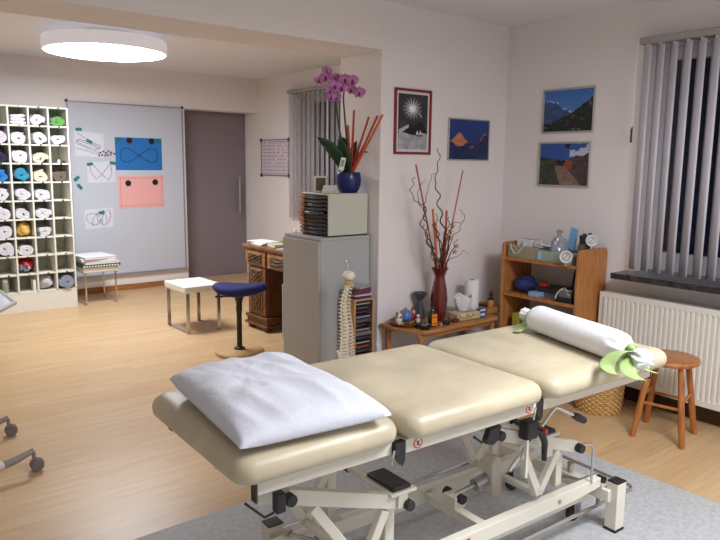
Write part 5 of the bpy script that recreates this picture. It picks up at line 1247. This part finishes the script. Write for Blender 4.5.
# castors
for x, y in ((.87,-.02), (.87,.34), (-.42,.10)):
    c = build('castor', B().cyl((x,y-.012,.042), (x,y+.012,.042), .042, n=24), mat('rubber_dark', rgb(40,40,44), .6), tbx, bevel=.004, raw=True)
    f = build('castor_fork', B().box(x-.014, x+.03, y-.020, y-.014, .035, .11).box(x-.014, x+.03, y+.014, y+.020, .035, .11).box(x-.014, x+.03, y-.020, y+.020, .11, .134), BRUSH, tbx, bevel=.002, raw=True)
# little chrome adjuster on the far left post
build('adjuster', B().tube([(-.47,.25,.25),(-.36,.10,.24)], .007, 8).cyl((-.475,.262,.25), (-.465,.243,.25), .018, n=14).cyl((-.405,.17,.243), (-.398,.158,.243), .016, n=14), BRUSH, tbx, raw=True)

# ------------------------------------------------------------------ pillow and bolster
ZC = .867
def pil(side_):
    FL, FR, NR, NL = Vector((.845,2.01,0)), Vector((1.262,1.985,0)), Vector((1.245,1.378,0)), Vector((.782,1.432,0))
    def fn(u, v):
        s, t = u*2-1, v*2-1
        bow = .010
        uu = .5+.5*s*(1-bow*2*(1-t*t)*abs(s)**4); vv = .5+.5*t*(1-bow*1.6*(1-s*s)*abs(t)**4)
        p = (NL*(1-uu)+NR*uu)*(1-vv)+(FL*(1-uu)+FR*uu)*vv
        e = max(0, 1-abs(s)**4)*max(0, 1-abs(t)**4); h = e**.42
        if side_ > 0:
            cr = .006*noise.noise(Vector((uu*4, vv*5, 1)))+.007*(1-abs(noise.noise(Vector((uu*5+vv*3, vv*2.2-uu*2, 4)))*2))*h
            rad = math.hypot(s+.2, t-.2); ang = math.atan2(t-.2, s+.2)
            cr += .0045*math.sin(ang*9+rad*3)*h*min(1, rad)*max(0, 1-rad*.8)
            z = ZC+.026+.020*vv+.060*h+cr*h*1.5
        else: z = ZC+(.026+.020*vv)*(1-h)
        return (p.x, p.y, z)
    return fn
b = B().grid(pil(1), 56, 64).grid(pil(-1), 56, 64); bmesh.ops.remove_doubles(b.bm, verts=b.bm.verts, dist=.0006)
pw = build('pillow', b, COTTON, sharp=80); tag(pw, 'large white pillow lying on the left end of the treatment bench', 'pillow')
b = B()
A_, B_ = Vector((2.505,1.850,0)), Vector((2.325,1.262,0)); ax_ = (B_-A_); Ln = ax_.length; d_ = ax_.normalized(); sd_ = Vector((-d_.y, d_.x, 0))
RB_ = .064
def bol(u, v):
    a = 2*PI*v; s = -.055+u*(Ln+.135)   # from bunched start to frayed tail
    e0, e1 = s/.05, (Ln-s)/.09
    k = 1.
    if s < .0: r = .020+.010*(-s/.05)
    elif s < .06: r = .020+(RB_-.020)*math.sin(min(1, s/.06)*PI/2)
    elif s < Ln-.10: r = RB_
    elif s < Ln: t = (s-(Ln-.10))/.10; r = RB_*(1-t)+.017*t if t < 1 else .017; r = .017+(RB_-.017)*math.cos(t*PI/2)**.8
    else: r = (.017+.022*min(1, (s-Ln)/.05))*(1 if s < Ln+.074 else .06)
    pl_ = .10*math.sin(a*9)*(1 if s < .02 or s > Ln-.07 else 0)*(.6 if s < Ln else 1.3)
    r *= 1+pl_+.03*noise.noise(Vector((u*6, math.cos(a)*1.5, math.sin(a)*1.5)))
    zc = ZC+RB_*.93 if 0 < s < Ln-.05 else ZC+RB_*.93-(.022*(s-(Ln-.05))/.13 if s > Ln-.05 else 0)
    z = zc+math.sin(a)*r*.93
    p = A_+d_*s+sd_*math.cos(a)*r
    return (p.x, p.y, max(z, ZC+.0005))
b.grid(bol, 70, 54); bmesh.ops.remove_doubles(b.bm, verts=b.bm.verts, dist=.0003)
bs = build('towel_bolster', b, terry('bolster', rgb(242,243,246)), sharp=80)
tag(bs, 'white towelling bolster roll tied with green ribbon on the bench end', 'bolster')
RIB = mat('green_ribbon', rgb(156,182,116), .7, bump=.2, bscale=90)
def ribbon(pts, w, nm='ribbon'):
    pts = [Vector(p) for p in pts]; n = len(pts); b = B(); V = []
    for i, p in enumerate(pts):
        t = (pts[min(i+1, n-1)]-pts[max(i-1, 0)]).normalized(); s = t.cross(Vector((.25,.15,1))).normalized()*w*(1 if isinstance(w, float) else 1)/2
        V.append([b.bm.verts.new(p-s), b.bm.verts.new(p+Vector((0,0,.004))), b.bm.verts.new(p+s)])
    for i in range(n-1):
        for k in range(2): b.bm.faces.new((V[i][k], V[i+1][k], V[i+1][k+1], V[i][k+1]))
    return build(nm, b, RIB, bs, solid=.003, sub=1)
K = B_+Vector((0,0,ZC+.048))
b = B().tube([B_+d_*(-.004)+sd_*math.cos(a)*.022+Vector((0,0,ZC+.062+math.sin(a)*.022)) for a in [2*PI*i/16 for i in range(16)]], .007, 8, closed=True); build('ribbon_tie', b, RIB, bs)
build('ribbon_knot', B().ball(B_+sd_*(-.010)+Vector((-.012,-.008,ZC+.078)), .015, 8, sz=.8), RIB, bs)
ribbon([K+Vector((-.01,0,.01)), K+Vector((-.045,.015,.018)), K+Vector((-.09,.03,.004)), K+Vector((-.125,.03,-.030)), K+Vector((-.135,.005,-.048)), K+Vector((-.130,-.03,-.050))], .072, 'ribbon_loop')
ribbon([K+Vector((-.01,-.005,0)), K+Vector((-.05,-.015,-.018)), K+Vector((-.09,-.035,-.044)), K+Vector((-.115,-.075,-.048)), K+Vector((-.125,-.115,-.049))], .066, 'ribbon_tail')
ribbon([K+Vector((0,-.01,.0)), K+Vector((-.01,-.035,-.030)), K+Vector((-.012,-.075,-.047)), K+Vector((.0,-.11,-.049))], .045, 'ribbon_tail')
K2 = A_+Vector((0,0,ZC+.06))
build('ribbon_tie', B().tube([A_+sd_*math.cos(a)*.024+Vector((0,0,ZC+.062+math.sin(a)*.024)) for a in [2*PI*i/16 for i in range(16)]], .006, 8, closed=True), RIB, bs)
ribbon([K2+Vector((-.02,0,0)), K2+Vector((-.05,.0,-.03)), K2+Vector((-.085,-.005,-.052)), K2+Vector((-.13,-.01,-.054))], .045, 'ribbon_tail')

# ------------------------------------------------------------------ rolling stand and little side table at the left
rs = thing('rolling_stand', 'grey-white rolling stand feet with castors at the left edge', 'rolling stand', (.30, 3.92, 0))
TUB = mat('light_grey_tube', rgb(214,210,206), .4); ENDG = mat('grey_end', rgb(142,134,128), .45)
for y in (3.655, 4.235):
    build('foot_tube', B().tube([(-.10,y-.21,.085),(.645,y-.035,.085)], .020, 16), TUB, rs)
    build('foot_end', B().tube([(.640,y-.036,.085),(.70,y-.022,.090),(.765,y-.004,.104),(.79,y,.108)], [.021,.020,.015,.017], 14), ENDG, rs)
    w_ = build('castor', B().cyl((.803,y-.024,.0325), (.803,y-.008,.0325), .032, n=24).cyl((.803,y+.008,.0325), (.803,y+.024,.0325), .032, n=24), mat('castor_grey', rgb(112,106,104), .45), rs, bevel=.004)
    build('castor_hood', B().cyl((.803,y-.0075,.036), (.803,y+.0075,.036), .035, n=20).cyl((.792,y,.07), (.792,y,.104), .010, n=12), ENDG, rs, bevel=.003)
build('cross_tube', B().tube([(-.10,3.445,.085),(-.10,4.025,.085)], .022, 16), TUB, rs)
build('column', B().tube([(-.10,3.74,.085),(-.10,3.74,.78)], .024, 16), TUB, rs)
build('column_top', B().box(-.30,.10,3.60,3.88,.7803,.80), TUB, rs, bevel=.01)
for y in (3.445, 4.025):
    build('castor', B().cyl((-.13,y-.026,.030), (-.13,y+.026,.030), .0295, n=20), mat('castor_grey', (0,0,0)), rs)
sd = thing('side_table', 'low side table with a rounded silver rim at the left edge', 'table', (.6, 6.0, 0))
P = [(1.19,5.80),(1.205,6.38),(.90,6.62),(.35,6.62),(.05,6.38),(.05,5.75),(.35,5.40),(.88,5.40),(1.05,5.58)]
build('tabletop', B().prism(P, .478, .488), mat('table_glass', rgb(186,188,196), .12), sd, bevel=.002)
build('rim', B().tube([(x, y, .484) for x, y in P], .017, 10, closed=True), mat('silver_rim', rgb(190,186,180), .3, .4), sd)
for x, y in ((.95,5.72),(.95,6.35),(.28,6.35),(.28,5.72)): build('leg', B().cyl((x,y,0), (x,y,.4775), .016, n=14), mat('silver_rim', (0,0,0)), sd)
for k, (x, y, a, w) in enumerate([(.93,5.86,.2,'lower'),(.90,5.95,-.15,'upper')]):
    tag(build('paper_sheet', B().rbox((x,y,.4885+.0015+.0026*k), (.21,.30,.002), (0,0,a)), mat('white_paper', (0,0,0)), smooth=False), '%s white paper sheet on the silver-rimmed side table' % w, 'papers')

# ------------------------------------------------------------------ world, camera
w = bpy.data.worlds.new('night'); bpy.context.scene.world = w; w.use_nodes = True
w.node_tree.nodes['Background'].inputs[0].default_value = (.006,.006,.014,1); w.node_tree.nodes['Background'].inputs[1].default_value = .5
cam = bpy.data.cameras.new('camera'); co = bpy.data.objects.new('camera', cam); C.objects.link(co)
yaw, pitch, rl_, F = math.radians(39.0), math.radians(8.86), math.radians(.67), 679.
f = Vector((math.sin(yaw)*math.cos(pitch), math.cos(yaw)*math.cos(pitch), -math.sin(pitch)))
r = Vector((math.cos(yaw), -math.sin(yaw), 0)); u = r.cross(f)
r2 = r*math.cos(rl_)+u*math.sin(rl_); u2 = -r*math.sin(rl_)+u*math.cos(rl_)
Mx = Matrix((r2, u2, -f)).transposed().to_4x4(); Mx.translation = (0, 0, 1.6)
co.matrix_world = Mx
cam.sensor_width = 36; cam.lens = F*36/720; cam.clip_start = .05
s = bpy.context.scene; s.camera = co
s.view_settings.view_transform = 'Standard'; s.view_settings.look = 'None'; s.view_settings.gamma = 1; s.view_settings.use_curve_mapping = False
s.view_settings.exposure = 0.0
